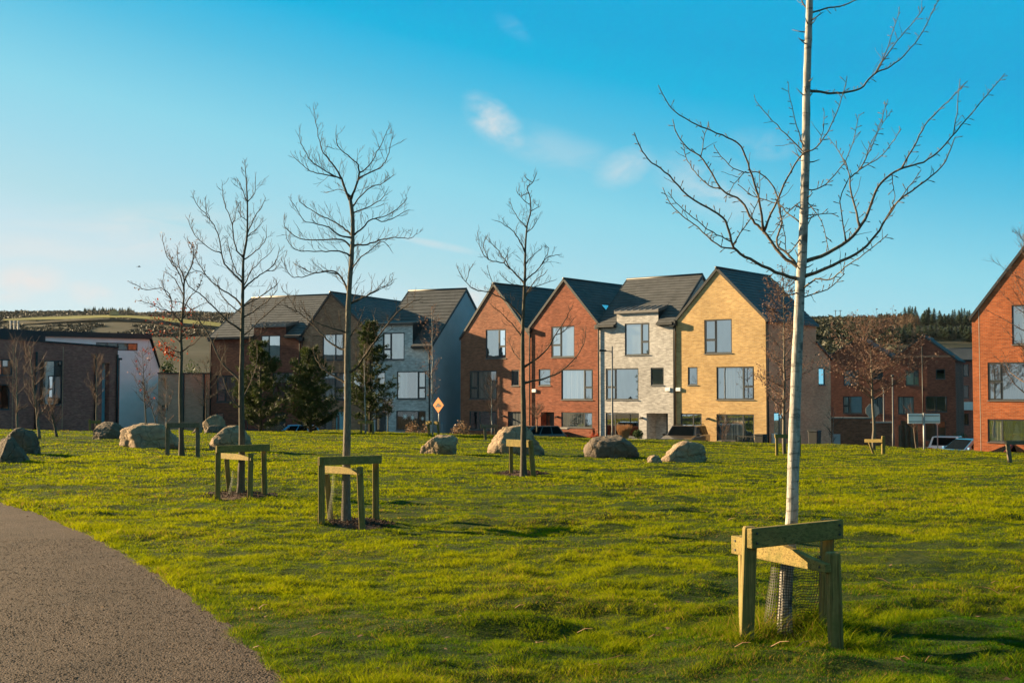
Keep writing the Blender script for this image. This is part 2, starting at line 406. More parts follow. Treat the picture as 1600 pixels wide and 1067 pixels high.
M['seam'] = flat('zinc_roofing', (.13, .12, .12), .55, .5, .2, 3)
M['trim'] = flat('dark_grey_trim', (.022, .025, .028), .5, .4, .2, 4)
M['frame'] = flat('window_frame_grey', (.030, .036, .042), .45, .5, .15, 4)
M['sill'] = flat('metal_sill', (.10, .11, .115), .5, .5, .2, 4)
M['glass'] = glass('window_glass')
M['glass_low'] = glass('old_window_glass', (.9, .93, .93), .02, .03)
M['glass_dark'] = glass('tinted_car_glass', (.18, .24, .26), .03, .06)
def curtain_mat(name, c, fold):
    b = NB(name, .9, .1); x, y, z = b.sep(b.tc())
    n = b.noise(1.0, b.map(b.tc(), (fold, fold, .25)), 3, .6)  # dim upright streaks: shading of the folds put into the cloth colour
    b.base(b.mix(b.rng(n, .3, .7), tuple(q * .5 for q in c), c)); return b.m
M['curtain'] = curtain_mat('white_curtain', (.86, .85, .80), 5)
M['blind'] = curtain_mat('pale_blind', (.86, .87, .83), .6)
M['net'] = curtain_mat('grey_net_curtain', (.40, .44, .45), 7)
M['room'] = flat('dim_room', (.045, .05, .05), .9, .1, .5, 1.2)
M['door'] = flat('dark_painted_door', (.035, .045, .05), .4, .5, .1, 3)
M['door_teal'] = flat('pale_blue_door', (.20, .40, .46), .45, .5, .1, 3)
M['white_plastic'] = flat('white_plastic', (.78, .79, .78), .5, .4, .05, 5)
M['black_plastic'] = flat('black_plastic', (.02, .022, .024), .5, .4, .2, 5)
M['steel'] = flat('galvanised_steel', (.25, .26, .265), .5, .4, .15, 8, .2)
M['steel_dark'] = flat('dull_steel', (.11, .112, .115), .6, .3, .15, 8)
M['timber'] = timber('weathered_timber', (.28, .205, .070), (.16, .115, .042)); M['timber_x'] = timber('weathered_rail_timber', (.28, .205, .066), (.17, .122, .042), axis='x')
M['timber_grey'] = timber('grey_timber', (.20, .165, .115), (.11, .09, .062), (.075, .075, .035))
M['bark_birch'] = bark('pale_birch_bark', (.45, .425, .39), (.20, .185, .165), 34)
M['twig_birch'] = bark('brown_grey_twig', (.165, .125, .09), (.07, .055, .042), 0, (9, 9, 2), (.20, .18, .10))
M['bark_grey'] = bark('grey_bark', (.19, .16, .125), (.08, .07, .055), 0, (9, 9, 2.2), (.22, .21, .145))
M['bark_dark'] = bark('dark_bark', (.105, .085, .06), (.05, .042, .033), 0, (7, 7, 1.4), (.15, .14, .075))
M['twig_dark'] = bark('dark_twig', (.10, .075, .055), (.05, .040, .032))
M['twig_red'] = bark('reddish_twig', (.15, .095, .072), (.085, .057, .045))
M['leaf_red'] = leafy('red_leaf', (.20, .022, .010), (.32, .055, .016), 2.0)
M['leaf_brown'] = leafy('brown_leaf', (.105, .060, .044), (.175, .102, .074), 2.0)
M['pine_green'] = leafy('pine_needles', (.026, .044, .012), (.080, .098, .020), 1.0, .2)
M['spruce_green'] = leafy('spruce_needles', (.014, .028, .014), (.038, .052, .022), .12, .1)
M['wood_brown'] = leafy('bare_wood_twigs', (.105, .060, .035), (.19, .115, .065), .25, .1)
M['scrub'] = leafy('hill_scrub', (.018, .023, .009), (.036, .035, .013), .10, .1)
M['heath'] = leafy('hill_heath_twigs', (.012, .012, .007), (.024, .021, .011), .03, .1)
M['shrub_brown'] = leafy('dry_shrub', (.16, .09, .05), (.27, .17, .09), 2.0, .2)
M['shrub_green'] = leafy('evergreen_shrub', (.025, .05, .015), (.06, .09, .025), 2.0, .2)
M['grass_dry'] = leafy('dry_ornamental_grass', (.28, .14, .07), (.42, .24, .12), 2.0, .3)
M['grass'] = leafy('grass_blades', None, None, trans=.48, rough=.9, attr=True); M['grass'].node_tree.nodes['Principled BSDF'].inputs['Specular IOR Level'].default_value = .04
def rock_mat(name, c, lo, moss):
    b = NB(name, .92, .15); n = b.noise(3.2, detail=8, rough=.7); q = b.noise(1.1, detail=4); k = b.noise(18, detail=5, rough=.7); s = b.noise(1.0, b.map(b.tc(), (1.2, 1.2, 9)), 5, .7)
    col = b.mix(b.rng(n, .3, .7), lo, c); col = b.mix(b.rng(q, .5, .7, 0, .7), col, moss)
    col = b.mix(b.rng(s, .5, .72, 0, .45), col, lo); col = b.mix(b.rng(k, .6, .75, 0, .5), col, tuple(v * .45 for v in c))
    wv = b.N.new('ShaderNodeVectorMath'); wv.operation = 'ADD'; nv = b.N.new('ShaderNodeTexNoise'); nv.inputs['Scale'].default_value = 1.6; b.L.new(b.tc(), nv.inputs['Vector']); b.L.new(b.tc(), wv.inputs[0]); b.L.new(nv.outputs['Color'], wv.inputs[1])
    vc = b.N.new('ShaderNodeTexVoronoi'); vc.feature = 'DISTANCE_TO_EDGE'; vc.inputs['Scale'].default_value = 1.7; b.L.new(wv.outputs[0], vc.inputs['Vector']); ck = b.rng(vc.outputs['Distance'], 0, .03, 1, 0)
    col = b.mix(b.math('MULTIPLY', ck, .42), col, tuple(v * .3 for v in lo))
    n = b.math('SUBTRACT', n, b.math('MULTIPLY', ck, .22))
    b.base(col); b.bump(b.math('ADD', b.math('ADD', n, b.math('MULTIPLY', k, .4)), b.math('MULTIPLY', s, .5)), 1.0, .12); return b.m
M['rock'] = rock_mat('granite_boulder', (.40, .29, .19), (.19, .145, .105), (.26, .19, .085))
M['rock_dark'] = rock_mat('dark_boulder', (.20, .155, .12), (.09, .074, .06), (.13, .105, .055))
def lawn_mat():
    b = NB('lawn_turf', .9, .1); p = b.tc()
    n1 = b.noise(.8, p, 5, .6); n2 = b.noise(9, p, 6, .75); n3 = b.noise(45, p, 3, .7)
    col = b.mix(b.rng(n1, .35, .65), (.026, .046, .003), (.075, .080, .004))
    col = b.mix(b.rng(n2, .35, .7), (.022, .038, .004), col)
    col = b.mix(b.rng(n3, .62, .8, 0, .5), col, (.09, .07, .02))
    b.base(col); b.bump(b.math('ADD', n2, b.math('MULTIPLY', n3, .5)), 1.0, .09); return b.m
M['lawn'] = lawn_mat()
def gravel_mat():
    b = NB('gravel_path', .9, .2); p = b.tc()
    v = b.voro(85, p); h = b.voro(85, p, 'Distance'); x, y, z = b.sep(v)
    n = b.noise(1.4, p, 5, .6)
    col = b.mix(x, (.042, .028, .020), (.090, .060, .043)); col = b.mix(b.rng(y, .85, .97), col, (.12, .09, .072))
    f = b.rng(n, .3, .7, .80, 1.15); col = b.mix(1.0, col, b.comb(f, f, f), 'MULTIPLY')
    b.base(col); b.bump(b.math('ADD', h, b.noise(30, p, 5, .7)), 1.0, -.02); return b.m
M['gravel'] = gravel_mat()
M['pebble'] = flat('path_pebbles', (.060, .041, .029), .9, .1, .4, 70)
M['mulch'] = flat('bark_mulch', (.060, .036, .026), .95, .1, .5, 40)
def land_mat():
    b = NB('far_land', .95, .1); p = b.tc()
    n = b.noise(.012, p, 8, .7); k = b.noise(.05, p, 6, .75); q = b.noise(.2, p, 5, .7)
    col = b.mix(b.rng(n, .38, .62), (.022, .021, .012), (.044, .036, .022)); col = b.mix(b.rng(k, .45, .62), col, (.018, .021, .011))
    col = b.mix(b.rng(q, .5, .75, 0, .4), col, (.05, .056, .020)); b.base(col); return b.m
M['land'] = land_mat()
M['field'] = flat('pasture', (.135, .125, .022), .95, .1, .2, .02)
M['field_green'] = flat('green_field', (.10, .12, .02), .95, .1, .25, .05)
M['asphalt'] = flat('asphalt', (.055, .055, .056), .9, .2, .3, 3)
M['kerb'] = flat('concrete_kerb', (.30, .29, .27), .9, .2, .2, 4)

# ------------------------------------------------------------------ ground
def grid_mesh(name, X, Y, Z):
    r, c = X.shape; V = np.stack([X, Y, Z], -1).reshape(-1, 3); i = np.arange(r * c).reshape(r, c)
    Fc = np.stack([i[:-1, :-1], i[:-1, 1:], i[1:, 1:], i[1:, :-1]], -1).reshape(-1, 4)
    return np_mesh(name, V, Fc, 4)
def build_ground():
    # one sheet of land to the horizon, hills included
    Yr = np.concatenate([np.linspace(-60, 60, 13), 60 * (2000 / 60) ** (np.linspace(.01, 1, 190))])
    T = np.linspace(-1, 1, 200)
    X = np.outer(.85 * np.abs(Yr) + 60, T); Y = np.repeat(Yr[:, None], 200, 1)
    o = mesh_obj('terrain', grid_mesh('terrain', X, Y, land_z(X, Y)), M['land'], smooth=True); tag(o, kind='structure')
    # the lawn, dense near the camera
    Yr = np.concatenate([np.linspace(-6, 4, 16), 4 * (80 / 4.0) ** (np.linspace(.004, 1, 330))])
    T = np.linspace(-1, 1, 340); T = np.sign(T) * np.abs(T) ** 1.0
    X = np.outer(.62 * np.maximum(Yr, 0) + 5.0, T); Y = np.repeat(Yr[:, None], 340, 1)
    Y = np.minimum(Y, edge_y(X) + 3.3)
    o = mesh_obj('lawn', grid_mesh('lawn', X, Y, lawn_z(X, Y)), M['lawn'], smooth=True); tag(o, kind='structure')
    # gravel path
    e = _pe; n = 40; V = []; Fc = []
    d = np.gradient(e, axis=0); nrm = np.stack([-d[:, 1], d[:, 0]], 1); nrm /= np.linalg.norm(nrm, axis=1)[:, None]
    t = np.linspace(0, len(e) - 1, 160); ex = np.interp(t, range(len(e)), e[:, 0]); ey = np.interp(t, range(len(e)), e[:, 1])
    nx = np.interp(t, range(len(e)), nrm[:, 0]); ny = np.interp(t, range(len(e)), nrm[:, 1])
    w = np.linspace(-.03, 3.2, n)
    X = ex[:, None] - nx[:, None] * w[None]; Y = ey[:, None] - ny[:, None] * w[None]
    wob = .035 * vnoise(ex * 3, ey * 3)[:, None] + .02 * vnoise(ex * 9, ey * 9)[:, None]
    X -= wob * nx[:, None]; Y -= wob * ny[:, None]
    Z = plane_z(X, Y) + .004 + .012 * vnoise(X * 2, Y * 2) + .006 * vnoise(X * 9, Y * 9)
    o = mesh_obj('gravel_path', grid_mesh('gravel_path', X, Y, Z), M['gravel'], smooth=True); tag(o, kind='structure')
    # loose stones on it
    k = 60000; a = RNG.random(k) * 158; b = RNG.random(k) ** 1.0 * 3.0 - .05
    px = np.interp(a, range(160), ex) - np.interp(a, range(160), nx) * b; py = np.interp(a, range(160), ey) - np.interp(a, range(160), ny) * b
    ok = (py > 4.8) & (py < 13.5) & (np.abs(px) < .5 * py + .7); px = px[ok]; py = py[ok]; k = len(px)
    r = RNG.uniform(.003, .0085, k); pz = plane_z(px, py) + .012 * vnoise(px * 2, py * 2) + .006 * vnoise(px * 9, py * 9) + r * .5
    O = np.array([[1, 0, 0], [0, 1, 0], [-1, 0, 0], [0, -1, 0], [0, 0, .7], [0, 0, -.7]])
    an = RNG.random(k) * 6.28; ca, sa = np.cos(an), np.sin(an); st = RNG.uniform(.7, 1.5, k)
    V = np.zeros((k, 6, 3)); V[:, :, 0] = px[:, None] + r[:, None] * (O[None, :, 0] * ca[:, None] * st[:, None] - O[None, :, 1] * sa[:, None])
    V[:, :, 1] = py[:, None] + r[:, None] * (O[None, :, 0] * sa[:, None] * st[:, None] + O[None, :, 1] * ca[:, None]); V[:, :, 2] = pz[:, None] + r[:, None] * O[None, :, 2]
    f = np.array([[0, 1, 4], [1, 2, 4], [2, 3, 4], [3, 0, 4]]); Fc = (np.arange(k)[:, None, None] * 6 + f[None]).reshape(-1, 3)
    o = mesh_obj('gravel', np_mesh('gravel', V.reshape(-1, 3), Fc, 3), M['pebble']); tag(o, kind='stuff', label='loose brown grey stones on the path', cat='gravel')
FRAMES_XY = []          # filled in with the tree places before the grass is sown
def build_grass():
    parts = []
    def sow(y0, y1, dens, w, h, power):
        """blades in the strip y0..y1 at dens per square metre"""
        area = (y1 - y0) * (1.04 * (y0 + y1) / 2 + 2.6); n = int(area * dens)
        y = y0 + (y1 - y0) * RNG.random(n); x = (RNG.random(n) * 2 - 1) * (.52 * y + 1.3)
        pd = path_dist(x, y); keep = (pd > .10 * vnoise(x * 4, y * 4) + .06 * vnoise(x * 13, y * 13) - .02) & (y < edge_y(x) + .3)
        for (fx, fy, fr) in FRAMES_XY:
            d = np.hypot(x - fx, y - fy); keep &= (d > fr * (1 + .5 * vnoise(x * 4 + 11, y * 4))) | (RNG.random(n) < .10)
        x = x[keep]; y = y[keep]; pd = pd[keep]; n = len(x)
        patch = vnoise(x / .35 + 5, y / .35) + .8 * vnoise(x / 1.6, y / 1.6 + 21) + .5 * vnoise(x / 5, y / 5)
        hh = h * RNG.uniform(.5, 1.25, n) * (1 + .9 * patch) * (1 + .5 * sstep(.25, 0, pd))
        fine = vnoise(x / .085 + 17, y / .075) + .7 * vnoise(x / .19, y / .16 + 8)
        hh *= np.clip(1 + 1.9 * fine * sstep(45, 20, y), .5, 3 - 1.2 * sstep(15, 35, y))
        for (cx, cy, cr, ck) in TUFTS:
            hh *= 1 + ck * np.exp(-((x - cx) ** 2 + (y - cy) ** 2) / (cr * cr))
        an = RNG.random(n) * 6.283; lean = RNG.uniform(.4, 1.7, n) * hh; la = RNG.random(n) * 6.283
        ww = w * RNG.uniform(.6, 1.3, n)
        z = lawn_z(x, y) - .004
        V = np.zeros((n, 5, 3)); dx, dy = np.cos(an) * ww / 2, np.sin(an) * ww / 2
        lx, ly = np.cos(la) * lean, np.sin(la) * lean
        V[:, 0] = np.stack([x - dx, y - dy, z], 1); V[:, 1] = np.stack([x + dx, y + dy, z], 1)
        V[:, 2] = np.stack([x + dx * .8 + lx * .38, y + dy * .8 + ly * .38, z + hh * .62], 1)
        V[:, 3] = np.stack([x - dx * .8 + lx * .38, y - dy * .8 + ly * .38, z + hh * .62], 1)
        V[:, 4] = np.stack([x + lx, y + ly, z + hh], 1)
        base = np.arange(n)[:, None] * 5
        T = np.concatenate([base + np.array([[0, 1, 2]]), base + np.array([[0, 2, 3]]), base + np.array([[3, 2, 4]])], 0)
        t = np.clip(.55 - (.34 + .25 * sstep(.5, 3, x)) * sstep(11.5, 6.5, y) + .46 * patch + .32 * fine + RNG.normal(0, .18, n), 0, 1)[:, None]  # near blades darker, more so to the right: foreground shade put into their colour
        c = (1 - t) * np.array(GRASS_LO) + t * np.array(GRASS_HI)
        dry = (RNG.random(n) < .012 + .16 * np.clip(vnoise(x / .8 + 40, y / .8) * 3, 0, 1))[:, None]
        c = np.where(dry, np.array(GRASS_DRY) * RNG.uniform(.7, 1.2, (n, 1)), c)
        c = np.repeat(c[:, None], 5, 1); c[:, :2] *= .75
        parts.append((V.reshape(-1, 3), T, c.reshape(-1, 3)))
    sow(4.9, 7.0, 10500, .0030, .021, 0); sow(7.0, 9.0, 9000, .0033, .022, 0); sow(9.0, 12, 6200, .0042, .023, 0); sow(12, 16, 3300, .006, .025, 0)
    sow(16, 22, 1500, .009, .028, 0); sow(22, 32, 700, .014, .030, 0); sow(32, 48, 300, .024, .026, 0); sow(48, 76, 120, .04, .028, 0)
    off = 0; Vs, Ts, Cs = [], [], []
    for v, t, c in parts: Vs.append(v); Ts.append(t + off); Cs.append(c); off += len(v)
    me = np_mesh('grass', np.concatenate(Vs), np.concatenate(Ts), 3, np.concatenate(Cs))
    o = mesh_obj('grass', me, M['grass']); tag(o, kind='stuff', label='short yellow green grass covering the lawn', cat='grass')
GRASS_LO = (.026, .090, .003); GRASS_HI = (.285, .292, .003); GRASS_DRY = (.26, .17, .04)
TUFTS = []
build_ground()

# ------------------------------------------------------------------ house parts
def clip_cell(cell, region):
    """convex cell clipped by a convex counter-clockwise region (2-D)"""
    out = cell
    n = len(region)
    for i in range(n):
        a, b = region[i], region[(i + 1) % n]; nxt = []
        side = lambda p: (b[0] - a[0]) * (p[1] - a[1]) - (b[1] - a[1]) * (p[0] - a[0])
        for j in range(len(out)):
            p, q = out[j], out[(j + 1) % len(out)]; sp, sq = side(p), side(q)
            if sp >= -1e-9: nxt.append(p)
            if (sp > 1e-9 and sq < -1e-9) or (sp < -1e-9 and sq > 1e-9):
                t = sp / (sp - sq); nxt.append((p[0] + (q[0] - p[0]) * t, p[1] + (q[1] - p[1]) * t))
        out = nxt
        if len(out) < 3: return []
    return out
def wall_with_holes(mb, regions, holes, P, reveal=.13):
    """front faces of a wall (convex regions in (a, z)), openings and their reveals; P(a, d, z) places a point"""
    for reg in regions:
        xs = sorted({p[0] for p in reg} | {h[0] for h in holes} | {h[2] for h in holes})
        zs = sorted({p[1] for p in reg} | {h[1] for h in holes} | {h[3] for h in holes})
        for i in range(len(xs) - 1):
            for j in range(len(zs) - 1):
                cx, cz = (xs[i] + xs[i + 1]) / 2, (zs[j] + zs[j + 1]) / 2
                if any(h[0] < cx < h[2] and h[1] < cz < h[3] for h in holes): continue
                c = clip_cell([(xs[i], zs[j]), (xs[i + 1], zs[j]), (xs[i + 1], zs[j + 1]), (xs[i], zs[j + 1])], reg)
                if len(c) >= 3: mb.poly(*[P(a, 0, z) for a, z in c])
    for h in holes:
        x0, z0, x1, z1 = h[:4]; r = h[4] if len(h) > 4 else reveal
        mb.poly(P(x0, 0, z0), P(x0, r, z0), P(x0, r, z1), P(x0, 0, z1)); mb.poly(P(x1, 0, z1), P(x1, r, z1), P(x1, r, z0), P(x1, 0, z0))
        mb.poly(P(x0, 0, z1), P(x0, r, z1), P(x1, r, z1), P(x1, 0, z1)); mb.poly(P(x0, 0, z0), P(x1, 0, z0), P(x1, r, z0), P(x0, r, z0))
def mapped(mb, P):
    mb.v = [P(*v) for v in mb.v]; return mb
IDENT = lambda a, d, z: (a, d, z)
def make_window(root, P, rect, mull=None, tran=None, style='blind', fw=.07, sill=True, extra=None, split=1.0, gl='glass'):
    """a window set back in its opening: frame > pane, curtain; style names what hangs behind the glass"""
    x0, z0, x1, z1 = rect; y = .025
    f = MB()
    f.box(x0, x1, y, y + .08, z0, z0 + fw); f.box(x0, x1, y, y + .08, z1 - fw, z1)
    f.box(x0, x0 + fw, y, y + .08, z0 + fw, z1 - fw); f.box(x1 - fw, x1, y, y + .08, z0 + fw, z1 - fw)
    for mx in (mull if isinstance(mull, (list, tuple)) else ([mull] if mull is not None else [])):
        f.box(mx - fw * .55, mx + fw * .55, y + .002, y + .078, z0 + fw, z1 - fw)
    if tran:
        sd_, tz = tran; m0 = mull if not isinstance(mull, (list, tuple)) else mull[0]
        a, b = (x0 + fw, m0 - fw * .55) if sd_ == 'L' else (m0 + fw * .55, x1 - fw)
        f.box(a, b, y + .004, y + .076, tz - fw * .5, tz + fw * .5)
        # the opening sash, a second thinner frame
        for (p, q) in ((z0 + fw, tz - fw * .5), (tz + fw * .5, z1 - fw)):
            f.box(a, b, y - .012, y + .03, p, p + .03); f.box(a, b, y - .012, y + .03, q - .03, q)
            f.box(a, a + .03, y - .012, y + .03, p + .03, q - .03); f.box(b - .03, b, y - .012, y + .03, p + .03, q - .03)
    fr = mapped(f, P).build('window', M['frame'], root)
    g = MB(); xs_ = [x0 + .01] + sorted(mull if isinstance(mull, (list, tuple)) else ([mull] if mull is not None else [])) + [x1 - .01]; rg = random.Random(int(abs(x0 * 613 + z1 * 271)))
    for a_, b_ in zip(xs_[:-1], xs_[1:]):
        e = [rg.uniform(-.009, .009) for _ in range(3)]; g.quad((a_, y + .035, z0 + .01), (b_, y + .035 + e[0], z0 + .01), (b_, y + .035 + e[0] + e[1], z1 - .01), (a_, y + .035 + e[1], z1 - .01))
    mapped(g, P).build('pane', M[gl], fr)
    if sill:
        s_ = MB(); s_.box(x0 - .04, x1 + .04, -.045, .022, z0 - .045, z0 - .004); mapped(s_, P).build('sill', M['sill'], fr)
    back = MB(); d = .75
    back.quad((x0, d, z0), (x1, d, z0), (x1, d, z1), (x0, d, z1)); back.quad((x0, .06, z0), (x0, d, z0), (x0, d, z1), (x0, .06, z1))
    back.quad((x1, .06, z0), (x1, d, z0), (x1, d, z1), (x1, .06, z1)); back.quad((x0, .06, z0), (x1, .06, z0), (x1, d, z0), (x0, d, z0)); back.quad((x0, .06, z1), (x1, .06, z1), (x1, d, z1), (x0, d, z1))
    mapped(back, P).build('room', M['room'], fr)
    if style in ('curtain', 'net', 'blind', 'vertical'):
        c = MB(); n = max(8, int((x1 - x0) * 16)); amp = {'curtain': .035, 'net': .025, 'blind': .002, 'vertical': .012}[style]
        segs = [(x0 + .02, x1 - .02)]
        if style == 'curtain' and split < 1: w_ = (x1 - x0) * split / 2; segs = [(x0 + .02, x0 + w_), (x1 - w_, x1 - .02)]
        if style == 'blind' and split < 1: segs = [(x0 + .02, x1 - .02)]
        zb = z0 + .03 if not (style == 'blind' and split < 1) else z1 - (z1 - z0) * split
        rr = random.Random(int(abs(x0 * 977 + z0 * 331)) + 7)
        for a, b in segs:
            ph = rr.random() * 6; pts = []
            for i in range(n + 1):
                t = i / n; pts.append((a + (b - a) * t, .125 + amp * math.sin(ph + t * (b - a) * 38 + 1.3 * math.sin(t * 9 + ph)) + (amp if i % 2 and style == 'vertical' else 0)))
            for i in range(n):
                c.quad((pts[i][0], pts[i][1], zb), (pts[i + 1][0], pts[i + 1][1], zb), (pts[i + 1][0], pts[i + 1][1], z1 - .01), (pts[i][0], pts[i][1], z1 - .01))
        mapped(c, P).build('curtain' if style != 'blind' else 'blind', M[{'curtain': 'curtain', 'blind': 'blind', 'net': 'net', 'vertical': 'net'}[style]], fr, smooth=style == 'curtain')
    return fr
def make_door(root, P, rect, mat='door', glazed=True, depth=.10):
    x0, z0, x1, z1 = rect; d = MB(); d.box(x0, x1, depth, depth + .06, z0, z1)
    for k in range(1, 4):
        xx = x0 + (x1 - x0) * k / 4; d.box(xx - .012, xx + .012, depth - .008, depth + .002, z0 + .1, z1 - .08)
    o = mapped(d, P).build('door', M[mat], root)
    h = MB(); h.box(x1 - .13, x1 - .10, depth - .06, depth - .01, z0 + .85, z0 + 1.25); mapped(h, P).build('handle', M['steel'], o)
    if glazed:
        g = MB(); g.box(x0 + .12, x0 + .3, depth - .01, depth - .003, z0 + .5, z1 - .25); mapped(g, P).build('pane', M['glass'], o)
    return o
def roof_slope(mb, A, B, C, D, n, step=.028, thick=.11):
    """A,B = eave ends, C,D = ridge ends (C above B); courses lap like tiles, with a slab below"""
    A, B, C, D = map(Vector, (A, B, C, D)); nr = (B - A).cross(D - A).normalized()
    if nr.z < 0: nr = -nr
    for i in range(n):
        t0, t1 = i / n, (i + 1) / n
        a = A.lerp(D, t0) + nr * step; b = B.lerp(C, t0) + nr * step; c = B.lerp(C, t1) + nr * .002; d = A.lerp(D, t1) + nr * .002
        mb.quad(a, b, c, d); mb.quad(A.lerp(D, t0), B.lerp(C, t0), b, a)
        mb.poly(A.lerp(D, t0), a, d); mb.poly(B.lerp(C, t0), c, b)
    a, b, c, d = (q - nr * thick for q in (A, B, C, D))
    mb.quad(a, d, c, b); mb.quad(A, a, b, B); mb.quad(B, b, c, C); mb.quad(C, c, d, D); mb.quad(D, d, a, A)
class Row:
    def __init__(s, O, th): s.O = Vector((O[0], O[1], 0)); s.th = th; s.u = Vector((math.cos(th), -math.sin(th), 0)); s.v = Vector((math.sin(th), math.cos(th), 0))
    def fp(s, px, py, d=0.0):               # (s, z) on the plane d behind the front
        r = ray(px, py); O = s.O + s.v * d; t = s.v.dot(O - EYE) / s.v.dot(r); P = EYE + r * t; return (P - s.O).dot(s.u), P.z
    def depth(s, px, ss):                   # how far back the point in that column lies, along position ss
        k = (px - 800) / FPX * 1.0; P = s.O + s.u * ss
        # image column of P + v*d: (x)/(y cos p + z sin p); height neglected
        kk = k * math.cos(PITCH); return (kk * P.y - P.x) / (s.v.x - kk * s.v.y)
    def hz(s, py, px, ss, d): # height of the point at (ss, d) seen in row py
        P = s.O + s.u * ss + s.v * d; r = ray(px, py); return EYE.z + r.z / r.y * P.y
class House:
    def __init__(s, row, s0, s1, base, name, label, group=None, cat='house'):
        s.row = row; s.s0 = s0; s.w = s1 - s0; s.base = base
        P = row.O + row.u * s0
        s.root = empty(name, (P.x, P.y, base), -row.th, label, cat, group)
        s.holes = []; s.P = IDENT
    def pt(s, px, py, d=0.0): a, z = s.row.fp(px, py, d); return a - s.s0, z - s.base
    def rect(s, x0, y0, x1, y1):
        a = s.pt(x0, y0); b = s.pt(x1, y1); c = s.pt(x1, y0); e = s.pt(x0, y1)
        return (a[0], (e[1] + b[1]) / 2, b[0], (a[1] + c[1]) / 2)
    def win(s, x0, y0, x1, y1, mull=None, tran=None, style='blind', **k):
        r = s.rect(x0, y0, x1, y1); r = (r[0], max(r[1], .06), r[2], r[3])
        s.holes.append(r); my = (y0 + y1) / 2
        mm = s.pt(mull, my)[0] if mull else None
        tt = (tran[0], s.pt((x0 + x1) / 2, tran[1])[1]) if tran else None
        return make_window(s.root, IDENT, r, mm, tt, style, **k)
    def gutter_pipe(s, x, z, name='downpipe'):
        m = MB(); m.tube([(x, -.07, 0), (x, -.07, z - .28), (x, -.07, z - .2)], .045, 8); o = m.build('downpipe', M['trim'], s.root, True)
        h = MB(); h.box(x - .16, x + .16, -.30, -.02, z - .30, z - .02); h.build('hopper', M['trim'], o, bevel=.01)
    def lamp(s, px, py):
        x, z = s.pt(px, py); m = MB(); m.box(x - .05, x + .05, -.12, 0, z - .06, z + .06); m.bar((x, -.1, z + .03), (x + .03, -.3, z - .05), .13, .05); m.build('wall_lamp', M['black_plastic'], s.root)
    def alarm(s, px, py):
        x, z = s.pt(px, py); m = MB(); m.box(x - .17, x + .17, -.10, -.001, z - .11, z + .11); m.build('alarm_box', M['white_plastic'], s.root, bevel=.025)
def shell(h, mat, regions, sides, D, extra=None):
    """wall part: front with openings, plain sides and back. sides: outline of the left and right walls as (y, z) polygons"""
    mb = MB(); wall_with_holes(mb, regions, h.holes, IDENT)
    for x, outl in sides: mb.poly(*[(x, y, z) for y, z in outl])
    if extra: extra(mb)
    return mb.build('wall', M[mat], h.root)
def gable_house(h, mat, apex, zl, zr, D, ncourse=16, over=.03, extra=None, pitch_over=.14):
    """gable to the street; apex=(x,z); eaves zl, zr at x=0 and x=w"""
    w = h.w; ax, az = apex
    front = [(0, 0), (w, 0), (w, zr), (ax, az), (0, zl)]
    def back(mb):
        mb.poly((0, D, 0), (0, D, zl), (ax, D, az), (w, D, zr), (w, D, 0))
        if extra: extra(mb)
    shell(h, mat, [front], [(0, [(0, 0), (0, zl), (D, zl), (D, 0)]), (w, [(0, 0), (D, 0), (D, zr), (0, zr)])], D, back)
    r = MB(); t = .13
    def ext(x0, z0, k):                      # the eave end carried a little past the wall
        d = Vector((x0 - ax, 0, z0 - az)).normalized(); return (x0 + d.x * k, z0 + d.z * k)
    el, er = ext(0, zl, pitch_over), ext(w, zr, pitch_over)
    roof_slope(r, (el[0], -over, el[1] + t), (el[0], D + .05, el[1] + t), (ax, D + .05, az + t), (ax, -over, az + t), ncourse)
    roof_slope(r, (er[0], D + .05, er[1] + t), (er[0], -over, er[1] + t), (ax, -over, az + t), (ax, D + .05, az + t), ncourse)
    ro = r.build('roof', M['tile_y'], h.root)
    for (x0, z0) in (el, er):                # dark verge boards and ridge cap
        v = MB(); v.prism([(x0, z0 + t - .15), (ax, az + t - .17), (ax, az + t + .05), (x0, z0 + t + .05)], 'y', -over - .04, -over); v.build('verge', M['trim'], ro)
    c = MB(); c.tube([(ax, -over - .06, az + t + .01), (ax, D + .06, az + t + .01)], .085, 8); c.build('ridge_cap', M['trim'], ro, True)
    return ro
